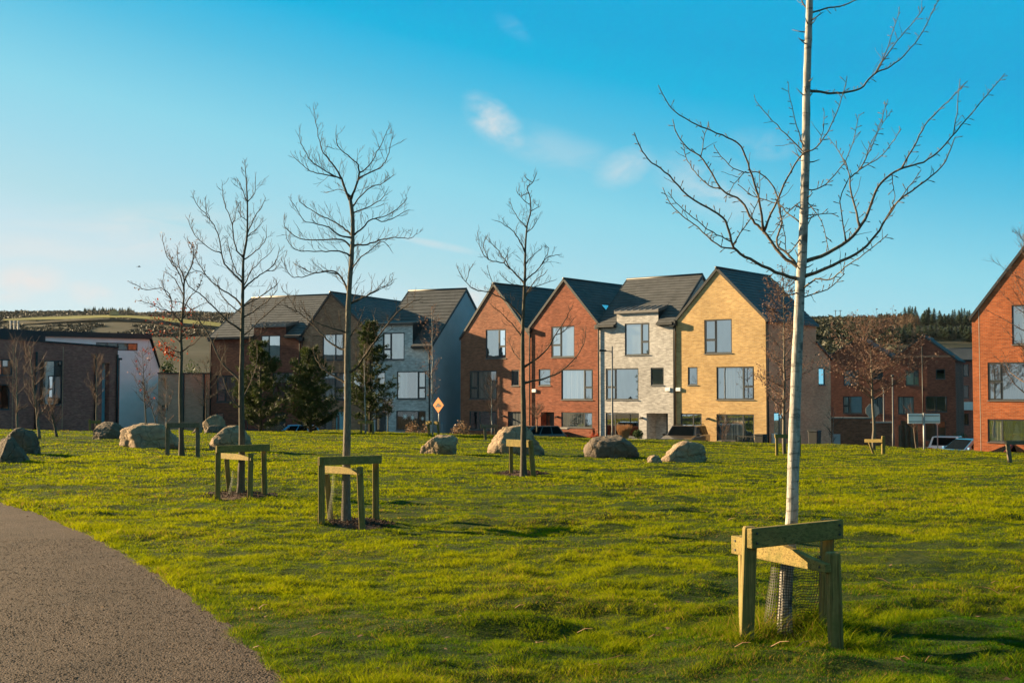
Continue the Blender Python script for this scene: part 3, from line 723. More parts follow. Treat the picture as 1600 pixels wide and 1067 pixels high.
def eaves_house(h, mat, ze, ridge, D, dormer=None, ncourse=17, seam=True, end_right='same', over=.10):
    """ridge along the street at (y, z)=ridge; dormer=(x0, x1, ztop): the front wall carried up through the eaves"""
    w = h.w; ry, rz = ridge; t = .13
    regions = [[(0, 0), (w, 0), (w, ze), (0, ze)]]
    if dormer: regions.append([(dormer[0], ze), (dormer[1], ze), (dormer[1], dormer[2]), (dormer[0], dormer[2])])
    zb = rz - (D - ry) * (rz - ze) / ry
    def back(mb): mb.poly((0, D, 0), (0, D, zb), (w, D, zb), (w, D, 0))
    side = [(0, 0), (D, 0), (D, zb), (ry, rz), (0, ze)]
    sides = [(0, list(reversed(side)))]
    if end_right == 'same': sides.append((w, side))
    shell(h, mat, regions, sides, D, back)
    if end_right != 'same':
        e = MB(); e.poly(*[(w, y, z) for y, z in side]); e.build('end_wall', M[end_right], h.root)
    k = .22; sl = (rz - ze) / ry
    r = MB()
    fe = (-k, ze - sl * k + t)               # front eave line (y, z)
    yd = 0.0
    cuts = [(-over * .3, w + over * .3)]
    def slope(x0, x1, y0):                    # front slope between x0,x1 from depth y0 to the ridge
        z0 = ze + sl * y0 + t
        n = max(2, int(round(ncourse * (ry - y0) / (ry + k))))
        roof_slope(r, (x0, y0, z0), (x1, y0, z0), (x1, ry, rz + t), (x0, ry, rz + t), n)
    if dormer:
        x0, x1, zt = dormer
        rise = .30; yb = (zt + rise + .02 - ze - t) / sl      # where its roof dies into the slope
        slope(-over * .3, x0, -k); slope(x1, w + over * .3, -k); slope(x0, x1, max(.0, yb - .45))
    else: slope(-over * .3, w + over * .3, -k)
    kb = .2; slb = (rz - zb) / (D - ry)
    roof_slope(r, (w + over * .3, D + kb, zb - slb * kb + t), (-over * .3, D + kb, zb - slb * kb + t), (-over * .3, ry, rz + t), (w + over * .3, ry, rz + t), ncourse)
    ro = r.build('roof', M['tile_x'], h.root)
    c = MB(); c.tube([(-.05, ry, rz + t + .01), (w + .05, ry, rz + t + .01)], .085, 8); c.build('ridge_cap', M['trim'], ro, True)
    for x in (-over * .3 - .05, w + over * .3):
        v = MB(); v.prism([(-k, ze - sl * k + t - .16), (ry, rz + t - .18), (ry, rz + t + .04), (-k, ze - sl * k + t + .04)], 'x', x, x + .05)
        v.prism([(D + kb, zb - slb * kb + t - .16), (D + kb, zb - slb * kb + t + .04), (ry, rz + t + .04), (ry, rz + t - .18)], 'x', x, x + .05); v.build('verge', M['trim'], ro)
    zz = ze - sl * k
    for (a, b) in ([(-.02, dormer[0] - .03), (dormer[1] + .03, w + .02)] if dormer else [(-.02, w + .02)]):
        g = MB(); g.box(a, b, -k - .13, -k + .02, zz + .0, zz + .13); g.box(a, b, -k + .02, -.002, zz - .05, zz + .02); g.build('gutter', M['trim'], h.root)
    if dormer:
        x0, x1, zt = dormer; d = MB(); rise = .30; yb = (zt + rise + .02 - ze - t) / sl
        d.prism([(-.16, zt - .02), (-.16, zt + .14), (yb + .1, zt + rise + .16), (yb + .1, zt + rise)], 'x', x0 - .10, x1 + .10)
        if seam:
            nn = 7
            for i in range(nn + 1):
                xx = x0 - .08 + (x1 - x0 + .16) * i / nn; d.prism([(-.165, zt + .13), (-.165, zt + .20), (yb + .1, zt + rise + .22), (yb + .1, zt + rise + .15)], 'x', xx - .022, xx + .022)
        do = d.build('dormer_roof', M['seam' if seam else 'tile_x'], ro)
        for x in (x0, x1):                   # clad cheeks of the dormer
            ck = MB(); ck.prism([(0.005, ze - .02), (0.005, zt), (yb + .12, zt + rise), ((zt - ze) / sl * .5, ze + .5 * (zt - ze) - .05)], 'x', x - (.0 if x == x0 else .03), x + (.03 if x == x0 else .0)); ck.build('dormer_cheek', M['trim'], ro)
    return ro
TH_R = rad(38.5); TH_L = rad(24.0); BASE = -1.92
RR = Row((12.2, 71.2), TH_R)
g_r = 'three storey terraced houses of the nearer row'
def col_s(row, px): return row.fp(px, 600)[0]
DR = RR.depth(1276, col_s(RR, 1197))
edges_r = [col_s(RR, p) for p in (719.7, 828.2, 935.6, 1054.4, 1197)]

# ---- nearer row, far end first
h = House(RR, edges_r[0], edges_r[1], BASE, 'brick_house', 'half shaded red brick gable house at the far end of the nearer row', g_r)
h.win(759, 514.4, 790.5, 560, 779.3, ('R', 541.4), 'blind'); h.win(733.7, 579, 775.9, 623.5, 746.4, ('L', 606), 'curtain')
h.win(799, 577.7, 811, 603, style='net'); h.win(733.2, 642.3, 776, 672, 749, None, 'dark')
r = h.rect(793.3, 643, 813.8, 684); r = (r[0], .02, r[2], r[3]); h.holes.append((*r, .14)); make_door(h.root, IDENT, r)
h.lamp(787.7, 650)
apex = h.pt(771.7, 442.7); zl = h.pt(719.7, 527.5)[1] - .1; zr = zl
gable_house(h, 'brick_red', (apex[0], apex[1] - .15), zl, zr, DR); H_RED1 = h

h = House(RR, edges_r[1] + .004, edges_r[2], BASE, 'brick_house', 'plain red brick gable house between the streaky red gable and the pale grey house', g_r)
h.win(861.4, 509.6, 897.6, 558, 876.5, ('L', 538.9), 'blind'); h.win(877, 577, 926.3, 624.6, 912.8, ('R', 605.2), 'curtain')
h.win(841.7, 576.5, 860.2, 602.4, style='blind'); h.win(877, 644, 925.5, 667.6, 912.8, None, 'net')
r = h.rect(844.8, 643.7, 865.9, 684); r = (r[0], .02, r[2], r[3]); h.holes.append((*r, .7)); make_door(h.root, IDENT, r, depth=.62)
h.lamp(871.5, 651); h.alarm(835.4, 610.5)
apex = h.pt(881.3, 435); zl = h.pt(829, 510)[1] - .1
gable_house(h, 'brick_red_deep', (apex[0], apex[1] - .15), zl, zl, DR); H_RED2 = h
h.gutter_pipe(.02, zl); 
rw = MB()                                    # small roof light by the valley
sx, sz = h.w, zl
P0 = Vector((h.w * .80, 2.0, zl + (apex[1] - .15 - zl) * .4 + .16))
sl_ = Vector((h.w - apex[0], 0, zl - apex[1] + .15)).normalized()
rw.quad(P0, P0 + Vector((0, .7, 0)), P0 + Vector((0, .7, 0)) + sl_ * .9, P0 + sl_ * .9); 
rw.v = [(x, y, z + .10) for x, y, z in rw.v]; rw.build('roof_window', M['glass'], h.root)

h = House(RR, edges_r[2] + .004, edges_r[3], BASE, 'brick_house', 'pale grey brick house with a zinc topped dormer next to the yellow house', g_r)
h.win(976.2, 505, 1014.9, 554.8, 1001.8, ('R', 534.2), 'blind'); h.win(946.3, 575.5, 997.7, 624.6, 961.7, ('L', 604.8), 'blind')
h.win(1016.6, 574.3, 1037.2, 601.9, style='blind'); h.win(946.3, 644.9, 998.6, 682, 961, None, 'dark')
r = h.rect(1010.2, 645.5, 1043.9, 690); r = (r[0], .02, r[2], r[3]); h.holes.append((*r, 1.1)); make_door(h.root, IDENT, (h.pt(1028, 660)[0], .02, r[2], r[3] - .02), depth=1.0)
bb = MB(); bb.poly((r[0], 1.1, .02), (h.pt(1028, 660)[0], 1.1, .02), (h.pt(1028, 660)[0], 1.1, r[3]), (r[0], 1.1, r[3])); bb.build('porch_wall', M['brick_grey'], h.root)
h.lamp(1003.5, 652.7); h.alarm(1044.5, 608.5)
s_e = edges_r[3]; d_r = RR.depth(1098, s_e); rz = RR.hz(428.5, 1098, s_e, d_r) - BASE - .15
ze = h.pt(1040, 503)[1]; dz = h.pt(996, 488.6)[1]
eaves_house(h, 'brick_grey', ze, (d_r, rz), max(DR, d_r * 1.9), (h.pt(963.7, 488)[0], h.pt(1028.5, 488)[0], dz)); h.gutter_pipe(h.w - .02, ze); h.gutter_pipe(.03, ze); H_CREAM = h
GREY_RIDGE = (d_r, rz)

h = House(RR, edges_r[3] + .004, edges_r[4], BASE, 'brick_house', 'yellow brick gable house at the near end of the row', g_r)
h.win(1100.3, 499, 1143.8, 552.2, 1118.3, ('L', 530.7), 'blind'); h.win(1119.4, 572.8, 1178.4, 624.3, 1161, ('R', 604), 'vertical')
h.win(1074.7, 573.4, 1090, 601.6, style='net'); h.win(1119.4, 647, 1178.4, 689.4, 1161, None, 'vertical')
h.win(1063.4, 646, 1096.5, 676, 1083, None, 'net')
h.lamp(1107.5, 654); h.alarm(1060.6, 608.5)
apex = h.pt(1120.6, 418); zl = h.pt(1056.7, 502)[1] - .12
DY = RR.depth(1298, col_s(RR, 1197)); w = h.w
zA = RR.hz(536.4, 1274, edges_r[4], DR) - BASE; zB = RR.hz(562, 1298, edges_r[4], DY) - BASE
sideP = lambda a, d, z: (w - d, a, z)
def side_rect(px0, py0, px1, py1):
    d0 = RR.depth(px0, edges_r[4]); d1 = RR.depth(px1, edges_r[4])
    return (d0, RR.hz(py1, px0, edges_r[4], d0) - BASE, d1, RR.hz(py0, px0, edges_r[4], d0) - BASE)
side_holes = []
r1 = side_rect(1279.5, 574.5, 1289.4, 601.5); r2 = side_rect(1209, 644, 1227, 680); side_holes += [r1, r2]
make_window(h.root, sideP, r1, style='curtain'); make_window(h.root, sideP, r2, mull=(r2[0] + r2[2]) / 2, style='blind')
def annex(mb):
    pass
ro = None
front = [(0, 0), (w, 0), (w, zl), (apex[0], apex[1] - .15), (0, zl)]
mb = MB(); wall_with_holes(mb, [front], h.holes, IDENT)
mb.poly((0, 0, 0), (0, 0, zl), (0, DR, zl), (0, DR, 0)); mb.poly((0, DR, zA), (0, DR, zl), (apex[0], DR, apex[1] - .15), (w, DR, zl), (w, DR, zA)); mb.poly((0, DY, 0), (0, DY, zB), (w, DY, zB), (w, DY, 0))
mb.build('wall', M['brick_yellow'], h.root)
mb = MB(); wall_with_holes(mb, [[(0.002, 0), (DR, 0), (DR, zl), (0.002, zl)], [(DR, 0), (DY, 0), (DY, zB), (DR, zA)]], side_holes, sideP)
mb.build('side_wall', M['brick_buff'], h.root)
# roof built by the gable helper on an empty shell
_w = h.w; _ax, _az = apex[0], apex[1] - .15; t = .13; r = MB()
dl = Vector((-_ax, 0, zl - _az)).normalized() * .14; dr = Vector((_w - _ax, 0, zl - _az)).normalized() * .2
roof_slope(r, (dl.x, -.03, zl + dl.z + t), (dl.x, DR + .05, zl + dl.z + t), (_ax, DR + .05, _az + t), (_ax, -.03, _az + t), 16)
roof_slope(r, (_w + dr.x, DR + .05, zl + dr.z + t), (_w + dr.x, -.03, zl + dr.z + t), (_ax, -.03, _az + t), (_ax, DR + .05, _az + t), 16)
ro = r.build('roof', M['tile_y'], h.root)
for (x0, z0) in ((dl.x, zl + dl.z), (_w + dr.x, zl + dr.z)):
    v = MB(); v.prism([(x0, z0 + t - .15), (_ax, _az + t - .17), (_ax, _az + t + .05), (x0, z0 + t + .05)], 'y', -.08, -.03); v.build('verge', M['trim'], ro)
c = MB(); c.tube([(_ax, -.16, _az + t + .01), (_ax, DR + .06, _az + t + .01)], .085, 8); c.build('ridge_cap', M['trim'], ro, True)
g = MB(); g.box(_w + .02, _w + .17, -.1, DR + .12, zl - .12, zl + .03); g.build('gutter', M['trim'], h.root)
a = MB(); a.prism([(DR - .05, zA + .02), (DR - .05, zA + .14), (DY + .12, zB + .10), (DY + .12, zB - .02)], 'x', -.05, _w + .10); a.build('annex_roof', M['trim'], h.root)
pp = MB(); pp.tube([(_w + .07, .12, 0), (_w + .07, .12, zl - .1)], .045, 8); pp.build('downpipe', M['trim'], h.root, True)
rb = side_rect(1204.5, 668, 1210.5, 684); mbx = MB(); mbx.box(_w + .001, _w + .16, rb[0], rb[2], .55, 1.15); mbx.build('meter_box', M['white_plastic'], h.root, bevel=.02)
h.gutter_pipe(.06, zl + .15); H_YEL = h

# ---- further row, seen to the left
RL = Row((-7, 84.3), TH_L); BL = -1.92
g_l = 'three storey terraced houses of the further row'
ed = [col_s(RL, p) for p in (327.4, 470.5, 582.5, 675.5)]
DLr = 2 * RL.depth(728, ed[3])
h = House(RL, ed[0], ed[1], BL, 'brick_house', 'dark red brown brick house at the left end of the further row', g_l)
h.win(407.8, 524, 437.7, 564.5, 419.8, None, 'blind'); h.win(338.5, 586.4, 368, 628.4, 352, ('L', 610), 'net'); h.win(426, 582, 459, 625, 449, None, 'blind', split=.35)
h.win(338, 645, 349, 662, style='blind'); h.win(372, 645, 416, 672, 386, None, 'dark')
r = h.rect(428, 644, 446, 684); r = (r[0], .02, r[2], r[3]); h.holes.append((*r, .14)); make_door(h.root, IDENT, r)
ry = RL.depth(728, ed[3]); rz3 = RL.hz(451, 728, ed[3], ry) - BL - .15
ze = h.pt(380, 526.4)[1]; dz = h.pt(425, 511)[1]
eaves_house(h, 'brick_dark', ze, (ry, rz3 - .05), DLr, (h.pt(397, 511)[0], h.pt(447, 511)[0], dz))
h.gutter_pipe(h.w - .1, ze); h.gutter_pipe(.15, ze)
h = House(RL, ed[1] + .004, ed[2], BL, 'brick_house', 'brown brick gable house in the middle of the further row', g_l)
h.win(504, 521.8, 536, 563, 524, None, 'blind'); h.win(495, 582, 541, 625, 523, ('R', 606), 'net'); h.win(551, 581, 565, 604, style='net')
h.win(492, 644, 519, 672, 507, None, 'net')
r = h.rect(524, 643, 543, 684); r = (r[0], .02, r[2], r[3]); h.holes.append((*r, .14)); make_door(h.root, IDENT, r, 'door_teal')
apex = h.pt(516.7, 456.2); apex = (h.w * .5 if abs(apex[0] - h.w * .5) < .4 else apex[0], apex[1]); zl = h.pt(470, 526.5)[1]
gable_house(h, 'brick_brown', (apex[0], apex[1] - .15), zl, zl, DLr); h.gutter_pipe(.1, zl)
h = House(RL, ed[2] + .004, ed[3], BL, 'brick_house', 'whitish brick house with bare end wall and stars in its lowest window', g_l)
h.win(598, 519.7, 631.7, 562.2, 611, ('L', 545.4), 'blind'); h.win(620, 580, 665.5, 623.4, 653, ('R', 605.8), 'curtain', split=.7)
h.win(588, 581, 602, 604, style='net')
star_win = h.win(619, 641.7, 665, 672, 653, None, 'dark', gl='glass_low')
for (px, py, rr_) in ((632.5, 650.5, .26), (644.2, 652.2, .23), (659.8, 653.7, .17)):      # paper stars inside the glass
    x, z = h.pt(px, py); m = MB(); pts = []
    for i in range(16):
        a = math.pi * i / 8; q = rr_ if i % 2 == 0 else rr_ * .33; pts.append((x + q * math.sin(a), z + q * math.cos(a)))
    m.prism(pts, 'y', .030, .044); m.build('star_decoration', M['white_plastic'], star_win)
r = h.rect(586, 643, 603, 684); r = (r[0], .02, r[2], r[3]); h.holes.append((*r, .14)); make_door(h.root, IDENT, r)
ze = h.pt(660, 540)[1]; dz = h.pt(615, 508)[1]
eaves_house(h, 'brick_white', ze, (ry, rz3), DLr, (h.pt(585.5, 508)[0], h.pt(644.8, 508)[0], dz), seam=False, end_right='render_grey'); h.gutter_pipe(h.w - .2, ze)
bx = MB(); bx.box(h.w + .001, h.w + .2, 1.2, 1.75, .5, 1.35); bx.build('meter_box', M['render_grey'], h.root, bevel=.02)

# ---- the big house at the right edge
RQ = Row((at(1520, 600, 62).x, 62), TH_R)
s0 = col_s(RQ, 1520); apx = 1637
sw = RQ.fp(1790, 600)[0]
h = House(RQ, s0, sw, -2.3, 'brick_house', 'tall orange red brick gable house cut off by the right edge')
h.win(1543, 566, 1607, 625.5, 1565, ('L', 596), 'curtain'); h.win(1543, 655, 1607, 691, 1566, None, 'curtain'); h.win(1580.5, 476, 1628, 538, 1604, None, 'blind')
h.win(1640, 567, 1690, 626, 1668, None, 'blind')
zl = h.pt(1520, 493)[1]; k = (493 - 385) / (1600 - 1520.)
p2 = h.pt(1600, 385); ax = h.w / 2; az = zl + (p2[1] - zl) / p2[0] * ax
gable_house(h, 'brick_orange', (ax, az - .15), zl - .12, zl - .12, 9.0, 24, pitch_over=.2); H_RIGHT = h
jt = MB(); xj = h.pt(1531, 600)[0]; jt.box(xj - .012, xj + .012, -.006, .0, .1, zl + .3); jt.build('movement_joint', M['coping'], h.root)
tr = MB(); tx, tz = h.pt(1588, 676)                                       # white paper tree in the lowest window
tr.prism([(tx - .28, tz - .5), (tx + .28, tz - .5), (tx + .1, tz - .1), (tx + .2, tz - .1), (tx + .07, tz + .2), (tx + .12, tz + .2), (tx, tz + .5), (tx - .12, tz + .2), (tx - .07, tz + .2), (tx - .2, tz - .1), (tx - .1, tz - .1)], 'y', .074, .088); tr.build('paper_tree', M['white_plastic'], h.root)

# ------------------------------------------------------------------ more buildings
def dark_houses():
    RD = Row((at(1443, 600, 112).x, 112), rad(25)); gd = 'dark brick houses across the street'
    e = [col_s(RD, p) for p in (1290, 1394, 1493)]; base = -4.2
    h = House(RD, e[0], e[1], base, 'brick_house', 'dark brick gable house behind the garden wall and the brown leaved tree', gd)
    h.win(1317, 619, 1347.5, 646, 1326, ('L', 634), 'blind'); h.win(1360, 620, 1382, 646, 1371, None, 'net', gl='glass_low'); h.win(1318, 578, 1342, 602, 1330, None, 'net', gl='glass_low'); h.win(1362, 577, 1380, 592, style='dark', gl='glass_low')
    ap = h.pt(1347, 530); z = h.pt(1300, 559)[1]; gable_house(h, 'brick_dark', (h.w / 2, ap[1]), z - .1, z - .1, 9)
    h = House(RD, e[1] + .01, e[2], base, 'brick_house', 'dark brick gable house with a string course above the white car', gd)
    h.win(1414.6, 578, 1436, 602, 1428, None, 'blind'); h.win(1462, 576.5, 1477, 592, style='dark', gl='glass_low'); h.win(1446, 619, 1480, 643.5, 1463, None, 'dark', gl='glass_low'); h.win(1403, 619.5, 1428.5, 647, 1412, None, 'net', gl='glass_low')
    h.win(1446, 657, 1478, 688, 1462, None, 'dark', gl='glass_low'); h.win(1407, 657, 1428, 688, 1417, None, 'dark', gl='glass_low')
    ap = h.pt(1443.6, 526); z = h.pt(1493, 560)[1]; gable_house(h, 'brick_dark', (h.w / 2, ap[1]), z - .1, z - .1, 9, pitch_over=.3)
    sc = MB(); zz = h.pt(1443, 557)[1]; sc.box(.02, h.w - .02, -.05, -.001, zz - .08, zz + .08); sc.build('string_course', M['brick_brown'], h.root)
    rp = MB(); xx = h.pt(1441, 560)[0]; rp.tube([(xx, -.06, 0), (xx, -.06, ap[1] - .9)], .05, 6); rp.build('downpipe', M['trim'], h.root, True)
    RE = Row((at(1530, 600, 128).x, 128), rad(4)); a, b = col_s(RE, 1484), col_s(RE, 1590)
    h = House(RE, a, b, -4.4, 'brick_house', 'distant brick house with pale balconies in the gap left of the orange house')
    h.win(1505, 569, 1514, 588, style='dark', gl='glass_low'); h.win(1505, 602, 1514, 622, style='dark', gl='glass_low'); h.win(1530, 570, 1560, 590, 1545, None, 'blind'); h.win(1505, 646, 1514, 664, style='dark', gl='glass_low')
    ze = h.pt(1510, 563)[1]; eaves_house(h, 'brick_maroon', ze, (4.5, ze + 1.3), 9)
    bl = MB(); x0, z0 = h.pt(1501, 633); x1, _ = h.pt(1516, 633); bl.box(x0, x1, -.9, -.01, z0 - .5, z0 + .35); bl.build('balcony', M['white_plastic'], h.root)
dark_houses()
def school():
    th = rad(-62); RS = Row((-31.9, 75), th); base = -1.95
    a, b = col_s(RS, -70), col_s(RS, 183.5)
    h = House(RS, a, b, base, 'school_building', 'long maroon brick building with flat roof at the left edge', None, 'building')
    ztl = h.pt(0, 529.4)[1]; ztr = h.pt(183.5, 543)[1]; sl = (ztr - ztl) / (h.w - h.pt(0, 529)[0]); z0 = ztr - sl * h.w
    h.win(62, 563, 97, 633, 86, None, 'dark', gl='glass_low'); h.win(-32, 561, 19.5, 586, 4, None, 'blind'); h.win(-40, 600, 15, 640, -10, None, 'dark', gl='glass_low')
    r = h.rect(160, 567, 170, 668); r = (r[0], .02, r[2], r[3]); h.holes.append((*r, .5)); make_door(h.root, IDENT, r, 'door_teal', depth=.42)
    front = [(0, 0), (h.w, 0), (h.w, ztr), (0, z0)]; D = 14
    def back(mb): mb.poly((0, D, 0), (0, D, z0), (h.w, D, ztr), (h.w, D, 0))
    shell(h, 'brick_maroon', [front], [(0, [(0, 0), (0, z0), (D, z0), (D, 0)]), (h.w, [(0, 0), (D, 0), (D, ztr), (0, ztr)])], D, back)
    r = MB(); r.prism([(-.03, z0 - .02), (h.w + .03, ztr - .02), (h.w + .03, ztr + .09), (-.03, z0 + .09)], 'y', -.05, D + .05); ro = r.build('roof', M['trim'], h.root)
    for px in (55, 148, 190 - 6):
        x = h.pt(px, 600)[0]; m = MB(); m.tube([(min(x, h.w - .1), -.09, 0), (min(x, h.w - .1), -.09, ztr - .5)], .07, 8); m.build('downpipe', M['trim'], h.root, True)
    for px in (20, 98):
        x = h.pt(px, 600)[0]; m = MB(); m.box(x - .02, x + .02, -.008, .0, 0, ztr - .1); m.build('movement_joint', M['brick_buff'], h.root)
    # upper roof set back, with flues
    u = MB(); x0 = -1.0; x1 = h.pt(0, 500, 7.0)[0] + 5.2; zt = RS.hz(515, 20, h.s0 + x0 + 3, 7.0) - base
    P7 = lambda px, py: h.pt(px, py, 6.0)
    x1, zb = P7(71, 527); _, zt = P7(40, 515.5)
    u.box(x0, x1, 6.0, 12, ztr - .3, zt); u.build('upper_roof', M['trim'], ro)
    f = MB()
    for px in (21.5, 27.5, 33.5):
        x, z = P7(px, 501); f.tube([(x, 6.3, zt - .02), (x, 6.3, z)], .06, 6)
    a_, z_ = P7(21.5, 503); b_, _ = P7(33.5, 503); f.bar((a_, 6.3, z_), (b_, 6.3, z_), .05, .05)
    f.build('flue_frame', M['steel'], ro)
    # lower return block at its far end
    a2 = h.w; b2 = col_s(RS, 196.5) - h.s0
    m = MB(); z2 = h.pt(190, 562)[1]; m.box(a2 + .004, b2, .6, D * .5, 0, z2); o = m.build('end_block', M['brick_maroon'], h.root)
    c = MB(); c.box(a2 + .004, b2 + .12, .5, D * .5 + .1, z2 + .002, z2 + .14); c.build('end_block_roof', M['trim'], o)
    # white hall behind
    RW = Row((at(160, 600, 96).x, 96), rad(-36)); a, b = col_s(RW, 60), col_s(RW, 248)
    h = House(RW, a, b, -2.4, 'white_hall', 'white rendered hall with a dark roof band behind the maroon building', None, 'building')
    zt = h.pt(200, 529)[1]; xa = h.pt(233, 560)[0]; zc = h.pt(246, 575)[1]
    h.win(150, 535.5, 215, 547.5, [h.pt(166, 540)[0], h.pt(183, 540)[0], h.pt(198, 540)[0]] and None, None, 'dark', sill=False, gl='glass_low')
    wm = MB(); r = h.holes[0]
    for t in (.27, .52, .76): x = r[0] + (r[2] - r[0]) * t; wm.box(x - .05, x + .05, .02, .1, r[1] + .07, r[3] - .07)
    wm.build('mullion', M['frame'], [c for c in h.root.children if c.name.startswith('window')][0])
    front = [(0, 0), (h.w, 0), (h.w, zc), (xa, zt), (0, zt)]; D = 9
    def back(mb): mb.poly((0, D, 0), (0, D, zt), (xa, D, zt), (h.w, D, zc), (h.w, D, 0)); mb.poly((xa, 0, zt), (0, 0, zt), (0, D, zt), (xa, D, zt))
    shell(h, 'render_white', [front], [(0, [(0, 0), (0, zt), (D, zt), (D, 0)]), (h.w, [(0, 0), (D, 0), (D, zc), (0, zc)])], D, back)
    zz = h.pt(200, 521)[1]; m = MB(); m.box(-.2, xa + .15, -.25, D, zt + .002, zz); ro = m.build('roof', M['trim'], h.root)
    m = MB(); m.prism([(xa + .15, zt + .12), (xa + .15, zt), (h.w + .06, zc), (h.w + .06, zc + .12)], 'y', -.2, D); m.build('sloping_roof', M['trim'], ro)
    # low buff wall building with a planted roof
    RB = Row((at(290, 600, 93).x, 93), rad(-8)); a, b = col_s(RB, 247), col_s(RB, 345)
    h = House(RB, a, b, -2.3, 'low_brick_building', 'low buff brick building with a green planted roof beside the white hall', None, 'building')
    zt = h.pt(290, 584)[1]; D = 7; h.win(253, 633, 262, 640, style='net', gl='glass_low')
    def back2(mb): mb.poly((0, D, 0), (0, D, zt), (h.w, D, zt), (h.w, D, 0))
    shell(h, 'brick_tan', [[(0, 0), (h.w, 0), (h.w, zt), (0, zt)]], [(0, [(0, 0), (0, zt), (D, zt), (D, 0)]), (h.w, [(0, 0), (D, 0), (D, zt), (0, zt)])], D, back2)
    m = MB(); m.box(-.05, h.w + .05, -.08, .3, zt + .002, zt + .09); ro = m.build('roof', M['trim'], h.root)
    m = MB(); m.prism([(.3, zt + .0), (.3, zt + .05), (D, zt + .16), (D, zt)], 'x', 0, h.w); m.build('planting', M['field_green'], ro)
    for px in (287, 319): x = h.pt(px, 600)[0]; m = MB(); m.tube([(x, -.07, 0), (x, -.07, zt)], .07, 8); m.build('downpipe', M['trim'], h.root, True)
school()
def garden_wall():
    R_ = Row((at(1340, 600, 88).x, 88), rad(10)); a, b, c = (col_s(R_, p) for p in (1297, 1359.5, 1394.5)); base = -3.4
    h = House(R_, a, b, base, 'garden_wall', 'brick garden wall with pale coping beside the yellow house, stepping down to the right', None, 'wall')
    zt = h.pt(1330, 654)[1]; z2 = h.pt(1380, 661)[1]; w2 = c - a
    m = MB(); m.box(0, h.w, 0, .3, 0, zt); m.box(h.w, w2, .01, .29, 0, z2); m.build('brickwork', M['brick_red'], h.root)
    m = MB(); m.box(-.04, h.w + .04, -.05, .35, zt + .002, zt + .11); m.build('coping', M['coping'], h.root)
    m = MB(); m.box(h.w + .05, w2 + .04, -.05, .35, z2 + .002, z2 + .11); m.build('coping', M['coping'], h.root)
    x0, z1 = h.pt(1302, 678); x1, _ = h.pt(1313, 678); m = MB(); m.box(x0, x1, -.03, -.002, .05, z1); m.build('gate', M['render_grey'], h.root)
garden_wall()
def planter_wall():
    R_ = Row((at(880, 675, 74).x, 74), TH_R); a, b = col_s(R_, 840.5), col_s(R_, 925.5)
    h = House(R_, a, b, -2.1, 'planter_wall', 'low brick front garden wall with pale coping before the plain red house', None, 'wall')
    z = h.pt(880, 670)[1]; m = MB(); m.box(0, h.w, 0, .28, 0, z); m.box(0, .28, .285, 1.6, 0, z); m.build('brickwork', M['brick_red_deep'], h.root)
    m = MB(); m.box(-.03, h.w * .55, -.03, .31, z + .002, z + .08); m.build('coping', M['coping'], h.root)
planter_wall()
def timber_fence():
    R_ = Row((at(1417, 600, 76).x, 76), rad(-25)); a, b = col_s(R_, 1405), col_s(R_, 1431)
    h = House(R_, a, b, -3.2, 'panel_fence', 'grey timber panel fence beside the blank sign board', None, 'fence')
    z = h.pt(1417, 667)[1]
    for i in range(4):
        x = h.w * i / 3; m = MB(); m.box(x - .06, x + .06, -.06, .06, 0, z + .1); m.build('post', M['timber_grey'], h.root)
    m = MB(); n = int(h.w / .11)
    for i in range(n): m.box(i * .11, i * .11 + .095, .07, .09, 0, z + .03 * math.sin(i * 3.1))
    m.build('boards', M['timber_grey'], h.root)
timber_fence()
def railings():
    R_ = Row((at(1160, 690, 69.0).x, 69.0), TH_R); a, b = col_s(R_, 1150), col_s(R_, 1196)
    h = House(R_, a, b, -2.05, 'railing', 'thin black railing before the lowest window of the yellow house', None, 'railing')
    z = h.pt(1175, 682)[1]; m = MB(); m.bar((0, 0, z), (h.w, 0, z), .05, .05); m.bar((0, 0, .2), (h.w, 0, .2), .04, .04); m.build('rail', M['black_plastic'], h.root)
    for i in range(7): x = h.w * i / 6; m = MB(); m.bar((x, 0, 0), (x, 0, z), .04, .04); m.build('baluster', M['black_plastic'], h.root)
railings()

